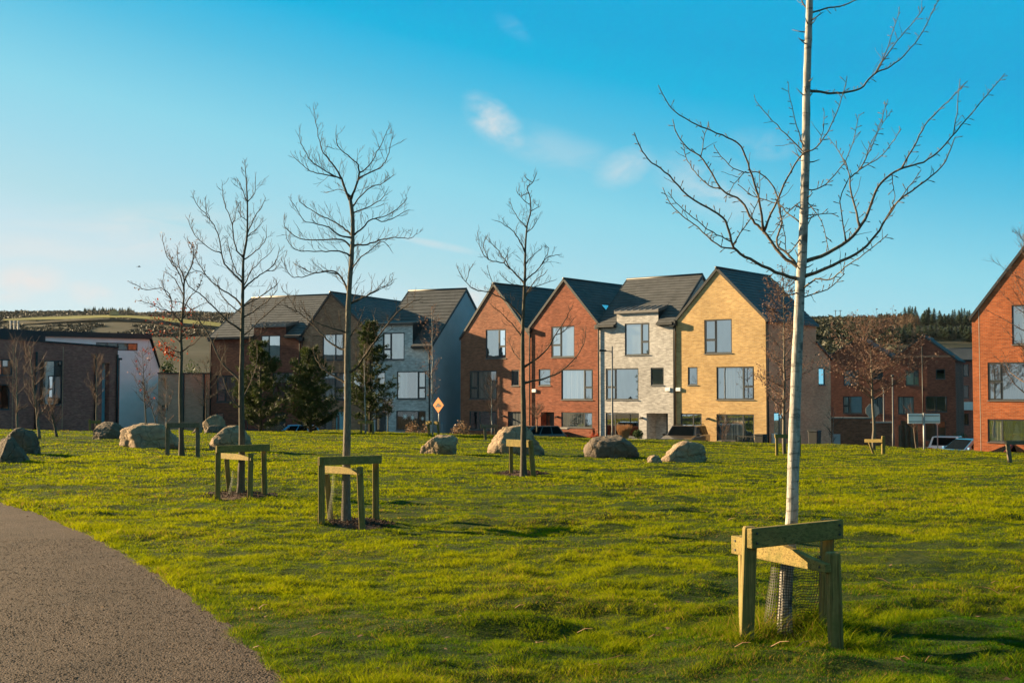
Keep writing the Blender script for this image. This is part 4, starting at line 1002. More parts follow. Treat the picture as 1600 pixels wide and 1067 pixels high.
# ------------------------------------------------------------------ boulders
def boulder(x0, x1, ytop, ybase, label, seed, mat='rock', facets=5, flat_top=.0, tilt=0.0, deep=.8, sink=.12):
    rr = random.Random(seed); G = ground_hit((x0 + x1) / 2, ybase - (ybase - ytop) * .06)
    k = G.y / FPX; a = (x1 - x0) / 2 * k; hgt = (ybase - ytop) * k * 1.02; dp = a * deep
    G = Vector((G.x, G.y + dp * .55, 0)); G.z = gz(G.x, G.y)
    bm = bmesh.new(); bmesh.ops.create_icosphere(bm, subdivisions=5, radius=1.0)
    cuts = []
    for i in range(facets + 4):
        t = rr.uniform(0, 6.28); e = rr.uniform(-.1, .75); cuts.append((Vector((math.cos(t) * math.cos(e), math.sin(t) * math.cos(e), math.sin(e))).normalized(), rr.uniform(.62, .86)))
    if flat_top: cuts.append((Vector((rr.uniform(-.15, .15) + tilt, rr.uniform(-.3, 0), 1)).normalized(), 1 - flat_top))
    o1, o2 = rr.uniform(0, 90), rr.uniform(0, 90)
    from mathutils import noise as mn
    for v in bm.verts:
        d = v.co.normalized(); r = 1.0
        for n, c in cuts:
            q = d.dot(n)
            if q > 1e-3: r = min(r, c / q * 1.0 + .0) if c / q < r else r
        p = d * 1.4 + Vector((o1, o2, 3)); r *= 1 + .12 * mn.noise(p) + .07 * mn.noise(p * 2.7) + .045 * abs(mn.noise(p * 5.5)) + .030 * mn.noise(p * 11) + .015 * mn.noise(p * 24)
        v.co = d * r
    zs = [v.co.z for v in bm.verts]; zb = -.35; zt = max(zs); xs = [v.co.x for v in bm.verts]; xm, xp = min(xs), max(xs)
    for v in bm.verts:
        z = (v.co.z - zb) / (zt - zb); v.co = Vector(((v.co.x - (xm + xp) / 2) / ((xp - xm) / 2) * a + tilt * 0, v.co.y * dp, max(z, -.35) * hgt))
    me = bpy.data.meshes.new('boulder'); bm.to_mesh(me); bm.free()
    o = mesh_obj('boulder', me, M[mat], None, True); o.location = G
    return tag(o, label, 'boulder', 'boulders set out on the lawn')
boulder(-22, 40, 685, 727, 'dark boulder cut off by the left edge, nearest the path', 3, 'rock_dark', 4)
boulder(2, 56, 671, 713, 'dark rounded boulder just behind the one at the left edge', 8, 'rock_dark', 3)
boulder(139, 196, 661, 689, 'low dark boulder beside the small stake near the maroon building', 5, 'rock_dark', 4)
boulder(180, 277, 662, 702, 'widest boulder on the left, tan at its left end and ridged', 21, 'rock', 6, tilt=.1)
boulder(314, 353, 650, 677, 'pointed tan boulder at the back, behind the round one', 14, 'rock', 5)
boulder(316, 347, 666, 679, 'small low boulder before the pointed one', 31, 'rock_dark', 4)
boulder(300, 315, 670, 679, 'smallest pale stone left of the low boulder pair', 35, 'rock', 4)
boulder(324, 391, 667, 706, 'round topped striped boulder behind the second staked tree', 44, 'rock', 2)
boulder(655, 715, 681, 711, 'small rounded boulder below the orange diamond sign', 52, 'rock', 3, .12)
boulder(761, 852, 666, 712, 'tallest tan boulder behind the staked tree in the middle', 68, 'rock', 4, .16)
boulder(912, 1000, 682, 717, 'flat topped dark boulder before the pale grey house', 71, 'rock_dark', 5, .3)
boulder(1030, 1107, 689, 723, 'slanting tan boulder before the dark parked car', 83, 'rock', 6, tilt=.2)
boulder(1011, 1036, 710, 723, 'small brown stone touching the slanting boulder', 95, 'rock', 4)

# ------------------------------------------------------------------ bare trees
def smooth_path(P, n=4):
    P = [Vector(p) for p in P]
    if len(P) < 3: return [P[0].lerp(P[-1], i / n) for i in range(n + 1)]
    out = []
    for i in range(len(P) - 1):
        p0 = P[max(i - 1, 0)]; p1 = P[i]; p2 = P[i + 1]; p3 = P[min(i + 2, len(P) - 1)]
        for k in range(n):
            t = k / n; out.append(.5 * ((2 * p1) + (p2 - p0) * t + (2 * p0 - 5 * p1 + 4 * p2 - p3) * t * t + (3 * p1 - p0 - 3 * p2 + p3) * t ** 3))
    out.append(P[-1]); return out
class TracedTree:
    """a bare tree whose trunk and limbs follow lines on the picture, spread out in depth round the trunk"""
    def __init__(s, name, base, label, group, conv, bark_m, twig_m, seed, trunk_pts, r0, r1, cat='tree', jit=.10):
        s.rr = random.Random(seed); s.conv = conv; G = on_lawn(*base); s.G = G; s.Y = G.y; s.k = G.y / FPX
        s.root = empty(name, G, 0, label, cat, group); s.branches = MB(); s.twigs = MB(); s.samples = []; s.limbs = []
        s.bark_m, s.twig_m = bark_m, twig_m
        pts = [base] + [p for p in trunk_pts]
        W = [s.loc(px, py, 0) for px, py in pts]; W[0].z = -.08
        W = smooth_path(W, 5)
        n = len(W); m = MB(); cum = [0]
        for i in range(1, n): cum.append(cum[-1] + (W[i] - W[i - 1]).length)
        rs = [(r0 + (r1 - r0) * (c / cum[-1]) ** .85) * s.k * (1 + .55 * math.exp(-c / .10)) * (1 + s.rr.uniform(-.04, .04)) for c in cum]
        W = [w + Vector((s.rr.uniform(-1, 1), s.rr.uniform(-1, 1), 0)) * s.k * .35 * jit * 5 for w in W]
        m.tube(W, rs, 12); s.trunk_mb = m
        dense = []
        for i in range(n - 1):
            for j in range(6): dense.append((W[i].lerp(W[i + 1], j / 6), rs[i]))
        s.samples += dense; s.trunk = (W, rs)
    def loc(s, px, py, dy):
        return at(px, py, s.Y + dy) - s.G
    def pxof(s, w):
        p = w + s.G - EYE; d = p.dot(F_); return 800 + FPX * p.x / d, 533.5 - FPX * p.dot(U_) / d
    def limb(s, pts, r0, r1, bend=None, spread=.55, conv=True, n=4):
        P = [s.conv(*p) for p in pts] if conv else pts
        a = P[0]; best = None
        for w, r in s.samples:
            q = s.pxof(w) if not hasattr(w, 'px') else w.px
            d = (q[0] - a[0]) ** 2 + (q[1] - a[1]) ** 2
            if best is None or d < best[0]: best = (d, w, r)
        start = best[1]; dy = start.y; sl = s.rr.uniform(-spread, spread) if bend is None else bend
        W = [start]; L = 0
        for i in range(1, len(P)):
            L += math.hypot(P[i][0] - P[i - 1][0], P[i][1] - P[i - 1][1]) * s.k
            W.append(s.loc(P[i][0], P[i][1], dy + sl * L * (1 - .25 * min(1, L))))
        W = smooth_path(W, n); m = len(W); r0 = min(r0 * s.k, best[2] * .95)
        rs = [r0 + (r1 * s.k - r0) * (i / (m - 1)) ** .55 for i in range(m)]
        rs[0] *= 1.35; rs[1] *= 1.12
        W = [W[0]] + [w + Vector((s.rr.uniform(-1, 1), s.rr.uniform(-1, 1), s.rr.uniform(-1, 1))) * s.k * .9 for w in W[1:]]
        s.branches.tube(W, rs, 7); s.limbs.append((W, rs))
        for i in range(m - 1):
            for j in range(3): s.samples.append((W[i].lerp(W[i + 1], j / 3), rs[i]))
        return W
    def twig(s, p, d, L, r, depth, up=.35, wig=.25, n=5, rmin=.0011):
        rr = s.rr; W = [p]; q = p.copy(); d = d.normalized()
        for i in range(n):
            d = (d + Vector((rr.uniform(-wig, wig), rr.uniform(-wig, wig), rr.uniform(-wig, wig) + up * .3))).normalized()
            q = q + d * (L / n); W.append(q.copy())
        rs = [max(rmin, r * (1 - .75 * i / n)) for i in range(n + 1)]
        s.twigs.tube(W, rs, 3, False)
        if depth > 0:
            for i in range(1, n):
                if rr.random() < .75:
                    ax = Vector((rr.uniform(-1, 1), rr.uniform(-1, 1), rr.uniform(-1, 1)))
                    dd = (d.cross(ax).normalized() * rr.uniform(.5, 1.0) + d * .8 + Vector((0, 0, .25)))
                    s.twig(W[i], dd, L * rr.uniform(.3, .55), rs[i] * .7, depth - 1, up, wig, 4, rmin)
        return W
    def sprout(s, every, L, r, depth=1, start=.25, ends=True, rmin=.0011, trunk_from=None, ang=.8):
        rr = s.rr; src = list(s.limbs)
        if trunk_from is not None:
            W, rs = s.trunk; i0 = int(len(W) * trunk_from); src.append((W[i0:], rs[i0:]))
        s.tips = []
        for W, rs in src:
            acc = 0; tot = sum((W[i + 1] - W[i]).length for i in range(len(W) - 1)); run = 0; nxt = tot * start
            for i in range(len(W) - 1):
                seg = (W[i + 1] - W[i]); l = seg.length; t = seg.normalized() if l > 0 else Vector((0, 0, 1))
                while run + l > nxt:
                    p = W[i] + seg * ((nxt - run) / l)
                    sd = Vector((rr.uniform(-1, 1), rr.uniform(-1, 1), rr.uniform(-.4, 1))); sd = (sd - t * sd.dot(t)).normalized()
                    fr = 1 - .55 * nxt / tot
                    T = s.twig(p, t * .75 + sd * ang, L * rr.uniform(.45, 1.15) * fr, r * (.6 + .4 * fr), depth, rmin=rmin); s.tips.append(T[-1])
                    nxt += every * rr.uniform(.6, 1.5)
                run += l
            if ends: s.tips.append(s.twig(W[-1], W[-1] - W[-2], L * .22, rs[-1], max(0, depth - 1), rmin=rmin)[-1])
    def buds(s, every, L, r):
        rr = s.rr
        for W, rs in s.limbs:
            run = 0; nxt = every * 1.5; side = 1
            for i in range(len(W) - 1):
                seg = W[i + 1] - W[i]; l = seg.length; t = seg.normalized()
                while run + l > nxt:
                    p = W[i] + seg * ((nxt - run) / l); side = -side
                    sd = Vector((rr.uniform(-1, 1), rr.uniform(-1, 1), rr.uniform(-1, 1))); sd = (sd - t * sd.dot(t)).normalized()
                    q = p + (t * .55 + sd).normalized() * L * rr.uniform(.5, 1.5)
                    s.twigs.tube([p, p.lerp(q, .55), p.lerp(q, .75), q], [r * .8, r * .7, r * 1.25, r * .3], 5)
                    nxt += every * rr.uniform(.5, 1.6)
                run += l
    def leaves(s, m, n, size, region=None, name='leaves', drop=.06):
        rr = s.rr; mb = MB(); src = [t for t in s.tips if region is None or region(t)]
        for _ in range(n):
            if not src: break
            p = rr.choice(src) + Vector((rr.gauss(0, drop), rr.gauss(0, drop), rr.gauss(-.02, drop)))
            a = Vector((rr.uniform(-1, 1), rr.uniform(-1, 1), rr.uniform(-1, .3))).normalized(); b = a.orthogonal().normalized(); z = size * rr.uniform(.6, 1.3)
            mb.quad(p, p + a * z * .5 + b * z * .33, p + a * z + b * .02 * z, p + a * z * .5 - b * z * .3)
        if mb.v: mb.build(name, m, s.root, fix=False)
    def done(s):
        s.trunk_mb.build('trunk', s.bark_m, s.root, True)
        b, t = s.branches, s.twigs; n = len(b.v); b.v += t.v; b.f += [tuple(i + n for i in f) for f in t.f]
        if b.v: b.build('branches', s.twig_m, s.root, True, fix=False)
g_t = 'young street trees tied to timber frames on the lawn'
def big_tree():
    c = lambda x, y: (960 + x * .4498, y * .4498)
    T = TracedTree('bare_tree', (1225, 985), 'pale barked bare tree nearest the camera, top cut off', g_t, c, M['bark_birch'], M['twig_birch'], 4,
        [(1229, 900), (1237, 815), (1240, 715), (1243, 620), (1247, 520), (1250, 455), (1251.5, 430), c(652, 900), c(658, 760), c(661, 650), c(665, 530), c(668, 300), c(675, 100), c(678, 0), (1268, -150), (1270, -330), (1268, -480)], 10.9, 3.0)
    def Lm(P, r0, r1, bend=None): return T.limb(P, r0 * .74, r1 * .85, bend)
    Lm([(636, 972), (560, 945), (470, 900), (415, 860), (385, 770), (345, 735), (255, 680), (190, 610), (130, 565), (90, 515), (68, 460)], 4.4, .9, -.25)
    Lm([(418, 860), (355, 850), (290, 790), (235, 750), (190, 700), (167, 652)], 2.0, .7, .4)
    Lm([(405, 835), (355, 815), (290, 770), (225, 715), (185, 668)], 1.6, .6, -.5)
    Lm([(560, 888), (440, 870), (395, 858)], 1.3, .6, .3) if False else None
    Lm([(638, 932), (580, 885), (520, 805), (480, 765), (440, 700), (370, 655), (310, 555), (250, 510), (215, 460), (203, 415)], 4.6, .8, .35)
    Lm([(370, 655), (330, 645), (290, 610), (255, 560), (240, 505)], 1.7, .7, .5)
    Lm([(520, 805), (500, 680), (470, 590), (440, 510), (375, 470), (300, 440), (240, 410), (190, 365), (150, 297)], 3.4, .8, -.45)
    Lm([(300, 545), (312, 480), (328, 430)], 1.2, .6, .3)
    Lm([(638, 925), (600, 880), (562, 845), (580, 770), (565, 680), (545, 640), (500, 600), (450, 598), (400, 575), (348, 512)], 3.2, .7, .6)
    Lm([(450, 598), (415, 640), (400, 670), (380, 690)], 1.2, .6, -.4)
    Lm([(522, 805), (555, 720), (600, 620), (650, 540), (690, 520), (740, 460), (780, 370), (808, 265)], 3.0, .7, -.5)
    Lm([(663, 535), (610, 480), (550, 420), (490, 350)], 1.8, .7, .2); Lm([(665, 530), (640, 460), (615, 370), (602, 285)], 1.6, .6, -.5)
    Lm([(664, 660), (720, 650), (780, 590), (820, 520), (850, 400)], 1.7, .6, .7)
    Lm([(660, 912), (740, 880), (830, 820), (880, 740), (910, 660), (960, 605), (1020, 580), (1090, 555), (1160, 490), (1200, 440), (1270, 360), (1355, 257)], 4.8, .8, .2)
    Lm([(1000, 590), (1050, 490), (1090, 420), (1160, 350), (1225, 285)], 2.2, .8, -.3); Lm([(1180, 470), (1190, 390), (1200, 275)], 1.5, .7, .4)
    Lm([(658, 966), (760, 920), (860, 870), (920, 800), (985, 700), (1080, 630), (1150, 560), (1182, 475)], 4.4, .8, -.4)
    Lm([(930, 775), (1000, 680), (1065, 590)], 1.8, .6, -.5); Lm([(960, 605), (970, 650), (975, 690)], 1.1, .6, -.2)
    Lm([(640, 1012), (700, 970), (750, 972), (800, 930), (870, 880), (950, 815)], 2.4, .7, -.8)
    Lm([(650, 1035), (740, 1005), (800, 950)], 1.8, .7, .6); Lm([(640, 1010), (600, 1028), (590, 1020), (575, 990), (540, 965)], 1.8, .7, -.8)
    Lm([(664, 748), (720, 745), (770, 740)], 1.3, .7, .3)
    Lm([(855, 790), (825, 680), (820, 620), (850, 590), (880, 540), (920, 440), (950, 345)], 2.6, .7, .5); Lm([(850, 590), (930, 540), (975, 480), (998, 447)], 1.6, .6, -.4)
    Lm([(820, 620), (800, 560), (740, 475)], 1.5, .6, .6); Lm([(862, 565), (900, 480), (965, 380)], 1.4, .6, .2); Lm([(795, 835), (785, 700), (820, 610)], 1.8, .7, -.5)
    Lm([(664, 690), (720, 770), (745, 870)], 1.3, .6, -.7); Lm([(655, 690), (600, 740), (540, 830)], 1.3, .6, .8); Lm([(655, 780), (600, 740), (570, 710), (480, 680), (430, 640)], 1.8, .7, .7)
    Lm([(650, 820), (600, 880), (590, 800), (560, 690)], 1.5, .6, -.6); Lm([(440, 840), (470, 760), (500, 690), (505, 600)], 1.5, .6, .3); Lm([(720, 500), (725, 440), (728, 380)], 1.0, .5, .3)
    Lm([(668, 317), (770, 325), (850, 310), (900, 260), (960, 230), (1015, 185), (1070, 110), (1127, 0)], 3.2, .8, .3)
    Lm([(900, 255), (960, 170), (1010, 110), (1078, 25)], 1.8, .7, -.3); Lm([(908, 245), (950, 160), (990, 45)], 1.6, .6, .5)
    Lm([(675, 50), (740, 28), (800, 18), (860, -12), (930, -60)], 2.2, .9, -.2); Lm([(676, 40), (650, 5), (625, -50), (600, -120)], 2.0, .8, .3)
    for i, a in enumerate((.3, -.5, .8, -.2, .6)):
        y = -60 - i * 120; sgn = 1 if i % 2 else -1; Lm([(680, y), (680 + sgn * 110, y - 40), (680 + sgn * 190, y - 150), (680 + sgn * 230, y - 290)], 2.4, .7, a)
    T.tips = []; T.sprout(.30, .16, .0030, 0, .2, False, .0015); T.buds(.042, .042, .0031)
    # a few short spurs up the stem
    W, rs = T.trunk; rr = T.rr
    for k in range(34):
        i = rr.randint(int(len(W) * .42), len(W) - 2); d = Vector((rr.uniform(-1, 1), rr.uniform(-1, .2), rr.uniform(0, .5))).normalized(); p = W[i].lerp(W[i + 1], rr.random()) + d * rs[i] * .8
        T.twigs.tube([p, p + d * .03, p + d * rr.uniform(.04, .09) + Vector((0, 0, .01))], [.005, .004, .002], 5)
    T.done()
def tree_540():
    c = lambda x, y: (400 + x * .3094, 170 + y * .3094)
    T = TracedTree('bare_tree', (541, 817), 'tall forked bare tree left of centre, the tallest of the dark barked ones', g_t, c, M['bark_grey'], M['twig_dark'], 9,
        [(541, 770), (541.5, 710), (543, 640), (543, 560), (544, 498), c(470, 930), c(482, 760), c(488, 650), c(488, 550), c(476, 455)], 7.6, 2.9)
    Lm = T.limb
    Lm([(476, 460), (440, 380), (415, 320), (370, 260), (340, 220), (315, 140), (292, 0)], 2.5, .45, .1); Lm([(477, 458), (505, 390), (520, 300), (480, 250), (415, 190), (405, 110)], 2.4, .45, -.3)
    Lm([(520, 320), (570, 290), (610, 220), (650, 140), (668, 100)], 1.5, .4, .4); Lm([(512, 350), (620, 300), (660, 250), (690, 140)], 1.5, .4, -.5)
    Lm([(430, 355), (370, 340), (290, 320), (240, 290), (185, 240)], 1.5, .4, .4); Lm([(400, 330), (300, 280), (250, 220), (212, 130)], 1.4, .4, -.5); Lm([(480, 450), (430, 410), (350, 425)], 1.0, .4, .6)
    Lm([(483, 500), (560, 410), (640, 375), (695, 335)], 1.4, .4, .6); Lm([(492, 640), (540, 600), (590, 555), (650, 570), (720, 540), (770, 510)], 1.8, .4, -.4); Lm([(600, 556), (680, 530), (750, 470), (757, 440)], 1.2, .4, .3); Lm([(490, 530), (560, 500), (630, 460), (660, 420)], 1.3, .4, -.6)
    Lm([(490, 640), (440, 600), (390, 570), (330, 540), (260, 500), (215, 460)], 1.9, .4, .4); Lm([(487, 655), (420, 640), (370, 600), (300, 580), (240, 560), (180, 465)], 1.8, .4, -.5); Lm([(482, 700), (430, 660), (350, 660), (220, 655), (150, 600), (140, 550)], 1.9, .4, .2)
    Lm([(488, 692), (560, 685), (640, 660), (700, 650), (770, 655), (808, 635)], 1.8, .4, .3); Lm([(483, 745), (420, 720), (330, 720), (200, 710), (150, 640)], 1.8, .4, -.3); Lm([(480, 830), (520, 760), (570, 720), (640, 670), (680, 715)], 1.5, .4, -.5)
    Lm([(470, 932), (415, 830), (350, 820), (290, 830), (200, 785)], 2.1, .4, .5); Lm([(410, 835), (330, 825), (230, 850), (170, 840), (140, 760)], 1.4, .4, -.4); Lm([(465, 990), (560, 945), (630, 910), (685, 885)], 1.6, .4, .3)
    q = lambda *P: [(480 + x * .2624, 420 + y * .2624) for x, y in P]
    T.limb(q((243, 620), (300, 580), (370, 480), (440, 380), (520, 280), (600, 215), (660, 185)), 2.6, .5, -.6, conv=False); T.limb(q((235, 680), (160, 640), (90, 590), (50, 530), (40, 480)), 2.4, .5, .5, conv=False)
    T.limb(q((240, 492), (150, 450), (80, 380), (0, 300), (-70, 250), (-140, 215)), 2.3, .5, .5, conv=False); T.limb(q((242, 420), (290, 350), (330, 260)), 1.6, .4, -.5, conv=False); T.limb(q((243, 380), (140, 350), (40, 310), (-40, 215)), 1.6, .4, -.4, conv=False)
    T.limb(q((250, 212), (350, 160), (440, 110), (490, 95)), 1.5, .4, .3, conv=False); T.limb(q((-60, 255), (-110, 170), (-150, 120)), 1.2, .4, .3, conv=False); T.limb(q((440, 380), (450, 330), (460, 300)), .9, .4, .5, conv=False)
    T.sprout(.078, .33, .0036, 1, .10, rmin=.0021, trunk_from=.55); T.done()
def tree_375():
    c = lambda x, y: (200 + x * .2905, 250 + y * .2905)
    T = TracedTree('bare_tree', (376, 775), 'slender pointed bare tree between the red leaved one and the forked one', g_t, c, M['bark_dark'], M['twig_dark'], 17,
        [(377, 740), (378, 690), (377, 600), c(613, 1060), c(615, 900), c(617, 760), c(618, 640), c(622, 520), c(640, 410), c(642, 220), c(635, 100), c(628, 10)], 6.2, .5)
    Lm = T.limb
    for P, r in (([(615, 790), (560, 730), (480, 680), (420, 620), (370, 540), (320, 440)], 1.9), ([(613, 920), (540, 870), (470, 800), (400, 730), (330, 680), (290, 600), (250, 560)], 2.0), ([(618, 660), (560, 600), (510, 540), (490, 420), (450, 330), (380, 250), (345, 180)], 1.9),
                 ([(619, 640), (580, 590), (545, 480), (530, 420)], 1.3), ([(622, 525), (580, 470), (560, 350), (520, 230), (505, 130)], 1.6), ([(500, 500), (430, 470), (360, 400), (315, 310)], 1.3), ([(640, 410), (690, 370), (725, 330)], 1.0), ([(640, 400), (670, 330), (720, 250), (740, 200)], 1.2),
                 ([(642, 225), (680, 180), (685, 100)], .9), ([(642, 225), (610, 150), (595, 110)], .9), ([(622, 535), (690, 490), (740, 430), (745, 370)], 1.2), ([(618, 700), (680, 640), (740, 600), (800, 540), (815, 470)], 1.7), ([(618, 690), (660, 600), (700, 560), (780, 480)], 1.3),
                 ([(617, 785), (700, 740), (790, 680), (800, 650)], 1.6), ([(616, 850), (700, 800), (790, 720), (805, 660)], 1.4), ([(615, 950), (680, 890), (800, 780), (870, 720)], 1.6), ([(617, 830), (540, 770), (500, 720), (470, 640)], 1.4), ([(450, 330), (420, 270), (415, 225)], .8), ([(560, 350), (580, 290), (585, 240)], .8), ([(613, 1000), (690, 960), (760, 900)], 1.3),
                 ([(640, 330), (600, 290), (585, 220)], .8), ([(420, 620), (380, 600), (310, 610)], .9), ([(740, 600), (790, 590), (815, 560)], .8)): Lm(P, r, .4)
    T.limb([(376, 597), (350, 570), (326, 525), (305, 492), (287, 474), (262, 470)], 2.2, .5, .4, conv=False); T.limb([(377, 640), (356, 610), (345, 575), (355, 545)], 1.3, .4, -.4, conv=False); T.limb([(377, 625), (395, 590), (402, 560), (400, 535)], 1.2, .4, .4, conv=False)
    T.sprout(.088, .34, .0040, 1, .10, rmin=.0025, trunk_from=.5); T.done()
def tree_283():
    c = lambda x, y: (200 + x * .2905, 250 + y * .2905)
    T = TracedTree('bare_tree', (284, 712), 'leftmost staked tree, still holding scattered red leaves on its left side', g_t, c, M['bark_dark'], M['twig_red'], 23,
        [(283, 660), (282, 600), c(288, 1060), c(285, 950), c(290, 860), c(300, 740), c(305, 650), c(345, 560), c(350, 480), c(322, 430)], 4.4, .5)
    for P, r in (([(290, 870), (240, 820), (230, 740), (180, 690), (100, 700), (20, 660)], 1.5), ([(235, 825), (170, 800), (110, 770), (50, 755)], 1.2), ([(302, 700), (270, 600), (210, 520), (185, 410)], 1.5), ([(300, 730), (250, 640), (195, 600)], 1.1), ([(346, 560), (370, 480), (375, 450)], .9),
                 ([(291, 850), (350, 800), (420, 770)], 1.3), ([(287, 900), (200, 870), (130, 850)], 1.3), ([(288, 1030), (350, 990), (420, 930)], 1.5), ([(286, 980), (210, 930), (130, 920)], 1.4), ([(288, 1040), (220, 1010), (170, 960)], 1.2), ([(292, 830), (330, 740), (380, 690), (400, 620)], 1.3), ([(305, 650), (270, 560), (265, 470)], 1.1), ([(287, 930), (340, 900), (390, 860)], 1.2),
                 ([(230, 745), (195, 690), (190, 620)], .9), ([(285, 960), (360, 930), (430, 850)], 1.2), ([(270, 600), (235, 540), (225, 500)], .8), ([(288, 1060), (240, 1050), (160, 1010)], 1.1)): T.limb(P, r, .4)
    T.sprout(.105, .48, .0046, 1, .10, rmin=.0031, trunk_from=.4)
    T.tips = [w for w, r in T.samples if r < .02] + T.tips; T.leaves(M['leaf_red'], 170, .075, lambda t: t.x < .30 and 1.9 < t.z < 4.3, drop=.06); T.leaves(M['leaf_red'], 90, .075, lambda t: t.x < -.2 and 1.6 < t.z < 3.2, drop=.06); T.leaves(M['leaf_brown'], 110, .075, lambda t: t.z > 3.4, name='brown_leaves', drop=.06); T.done()
def tree_818():
    c = lambda x, y: (700 + x * .281, 260 + y * .281)
    T = TracedTree('bare_tree', (818, 748), 'narrow wavy topped bare tree in the middle, before the tallest tan boulder', g_t, c, M['bark_dark'], M['twig_dark'], 29,
        [(818, 700), (818, 650), (817, 600), c(415, 1060), c(416, 900), c(422, 760), c(428, 600), c(430, 460), c(440, 330), c(460, 250), c(455, 170), c(440, 120), c(470, 90), c(492, 40)], 5.4, .5)
    for P, r in (([(416, 850), (370, 790), (310, 740), (230, 700), (150, 685), (90, 630), (50, 555)], 1.9), ([(425, 650), (370, 590), (310, 540), (230, 520), (180, 460), (165, 370)], 1.7), ([(350, 565), (280, 470), (210, 400)], 1.2), ([(430, 480), (390, 400), (340, 340), (260, 300)], 1.4), ([(438, 340), (390, 290), (345, 200)], 1.1), ([(427, 640), (470, 600), (520, 550), (550, 510), (615, 490)], 1.5),
                 ([(423, 740), (480, 640), (520, 610), (545, 590)], 1.2), ([(424, 720), (480, 670), (590, 635)], 1.1), ([(425, 665), (350, 650), (290, 600)], 1.1), ([(429, 545), (480, 490), (520, 460)], 1.0), ([(460, 250), (500, 230), (505, 205)], .7), ([(448, 150), (400, 160), (380, 130)], .7), ([(416, 950), (330, 850), (240, 770)], 1.3), ([(436, 370), (480, 330), (490, 290)], .8), ([(520, 550), (560, 470), (545, 440)], .8), ([(230, 520), (200, 450), (205, 400)], .9), ([(100, 640), (120, 580), (140, 540)], .8), ([(230, 700), (245, 640), (220, 570)], .9), ([(310, 540), (330, 490), (335, 470)], .8), ([(460, 210), (420, 190), (410, 150)], .6), ([(470, 90), (440, 70), (425, 50)], .5)): T.limb(P, r, .4)
    q = lambda *P: [(700 + x * .281, 400 + y * .281) for x, y in P]
    T.limb(q((420, 620), (530, 540), (600, 440), (660, 340), (690, 280)), 1.9, .4, -.5, conv=False); T.limb(q((420, 705), (540, 680), (640, 630), (720, 550), (755, 480), (770, 400)), 2.0, .4, .4, conv=False); T.limb(q((418, 585), (370, 540), (340, 470)), 1.0, .4, .5, conv=False); T.limb(q((600, 440), (640, 420), (700, 350)), 1.0, .4, .3, conv=False)
    T.sprout(.095, .36, .0044, 1, .10, rmin=.0028, trunk_from=.45); T.done()
big_tree(); tree_540(); tree_375(); tree_283(); tree_818()

# ------------------------------------------------------------------ timber frames, guards and mulch at their feet
def post_dist(x, y, Y): P = at(x, y, Y); return P
def frame(label, Y0, posts, rails, mat='timber', w=.085, group='timber tree stake frames'):
    """posts: (px top, py top, px foot, py foot, width px); rails: (x0, y0, x1, y1, post a, post b, height px, wedge)"""
    feet = [on_lawn(p[2], p[3]) for p in posts]; c = sum(feet, Vector()) / len(feet); c.z = gz(c.x, c.y)
    root = empty('tree_stake_frame', c, 0, label, 'stake frame', group)
    tops = []
    for p, f in zip(posts, feet):
        t = at(p[0], p[1], f.y + (p[5] if len(p) > 5 else 0)); k = f.y / FPX; m = MB(); a = Vector((f.x, f.y, f.z - .12)) - c; b = t - c; wd = p[4] * k
        d = (b - a).normalized(); seg = 14; ring0 = []                          # half-round sawn post
        m.bar(a, b, wd, wd * .95, (0, 1, 0)); o = m.build('post', M[mat], root, bevel=wd * .18); tops.append((t, wd))
    for r in rails:
        (ta, wa), (tb, wb) = tops[r[4]], tops[r[5]]; k = ta.y / FPX
        off = r[8] if len(r) > 8 else -1
        A = at(r[0], r[1], ta.y + off * wa * .75) - c; B = at(r[2], r[3], tb.y + off * wb * .75) - c; hh = r[6] * (ta.y + tb.y) / 2 / FPX; m = MB()
        if r[7]:                                                                # lower rail with its end cut to a wedge
            d = (B - A); L = d.length; d.normalize(); n = Vector((-d.y, d.x, 0)).normalized(); up = Vector((0, 0, 1)); th = .05
            sh = [(0, -hh / 2), (0, hh / 2), (L * .56, hh / 2), (L * .95, -hh * .02), (L, -hh * .05), (L, -hh / 2)]
            i = len(m.v); m.v += [tuple(A + d * u + up * v + n * th / 2) for u, v in sh] + [tuple(A + d * u + up * v - n * th / 2) for u, v in sh]; q = len(sh)
            m.f.append(tuple(i + j for j in range(q))); m.f.append(tuple(i + q + j for j in reversed(range(q))))
            for j in range(q): m.f.append((i + (j + 1) % q, i + j, i + q + j, i + q + (j + 1) % q))
        else: m.bar(A, B, max(.04, wa * .55), hh)
        m.build('rail', M['timber_x' if mat == 'timber' else mat], root, bevel=.006)
        if Y0 < 10:
            for e in (A.lerp(B, .05), A.lerp(B, .95)):
                for dz in (-.03, .03): q = MB(); n_ = Vector((B.y - A.y, A.x - B.x, 0)).normalized(); n_ = n_ if n_.y < 0 else -n_; c0 = e + Vector((0, 0, dz)) + n_ * .022; q.tube([c0, c0 + n_ * .007], .008, 8); q.build('bolt', M['black_plastic'], root)
    return root
FR = []
frame('weathered frame of four posts round the tree nearest the camera', 8,
    [(1172, 822, 1165, 1007, 21), (1301, 862, 1307, 1016, 21), (1293, 810, 1289, 988, 19), (1164, 836, 1165, 975, 19)],
    [(1171, 841, 1314, 826, 0, 2, 30, False), (1147, 850, 1294, 879, 3, 1, 29, True, -.9)])
frame('four post frame round the tall forked tree left of centre', 14,
    [(502.5, 715, 502.5, 825, 9.5), (562, 729, 567, 824, 9.5), (587, 713, 587.5, 814, 9.5), (510.5, 740, 518, 815, 8.5)],
    [(498, 720.5, 595, 717.5, 0, 2, 13, False), (503, 733, 565, 736, 3, 1, 11, True, -.9)])
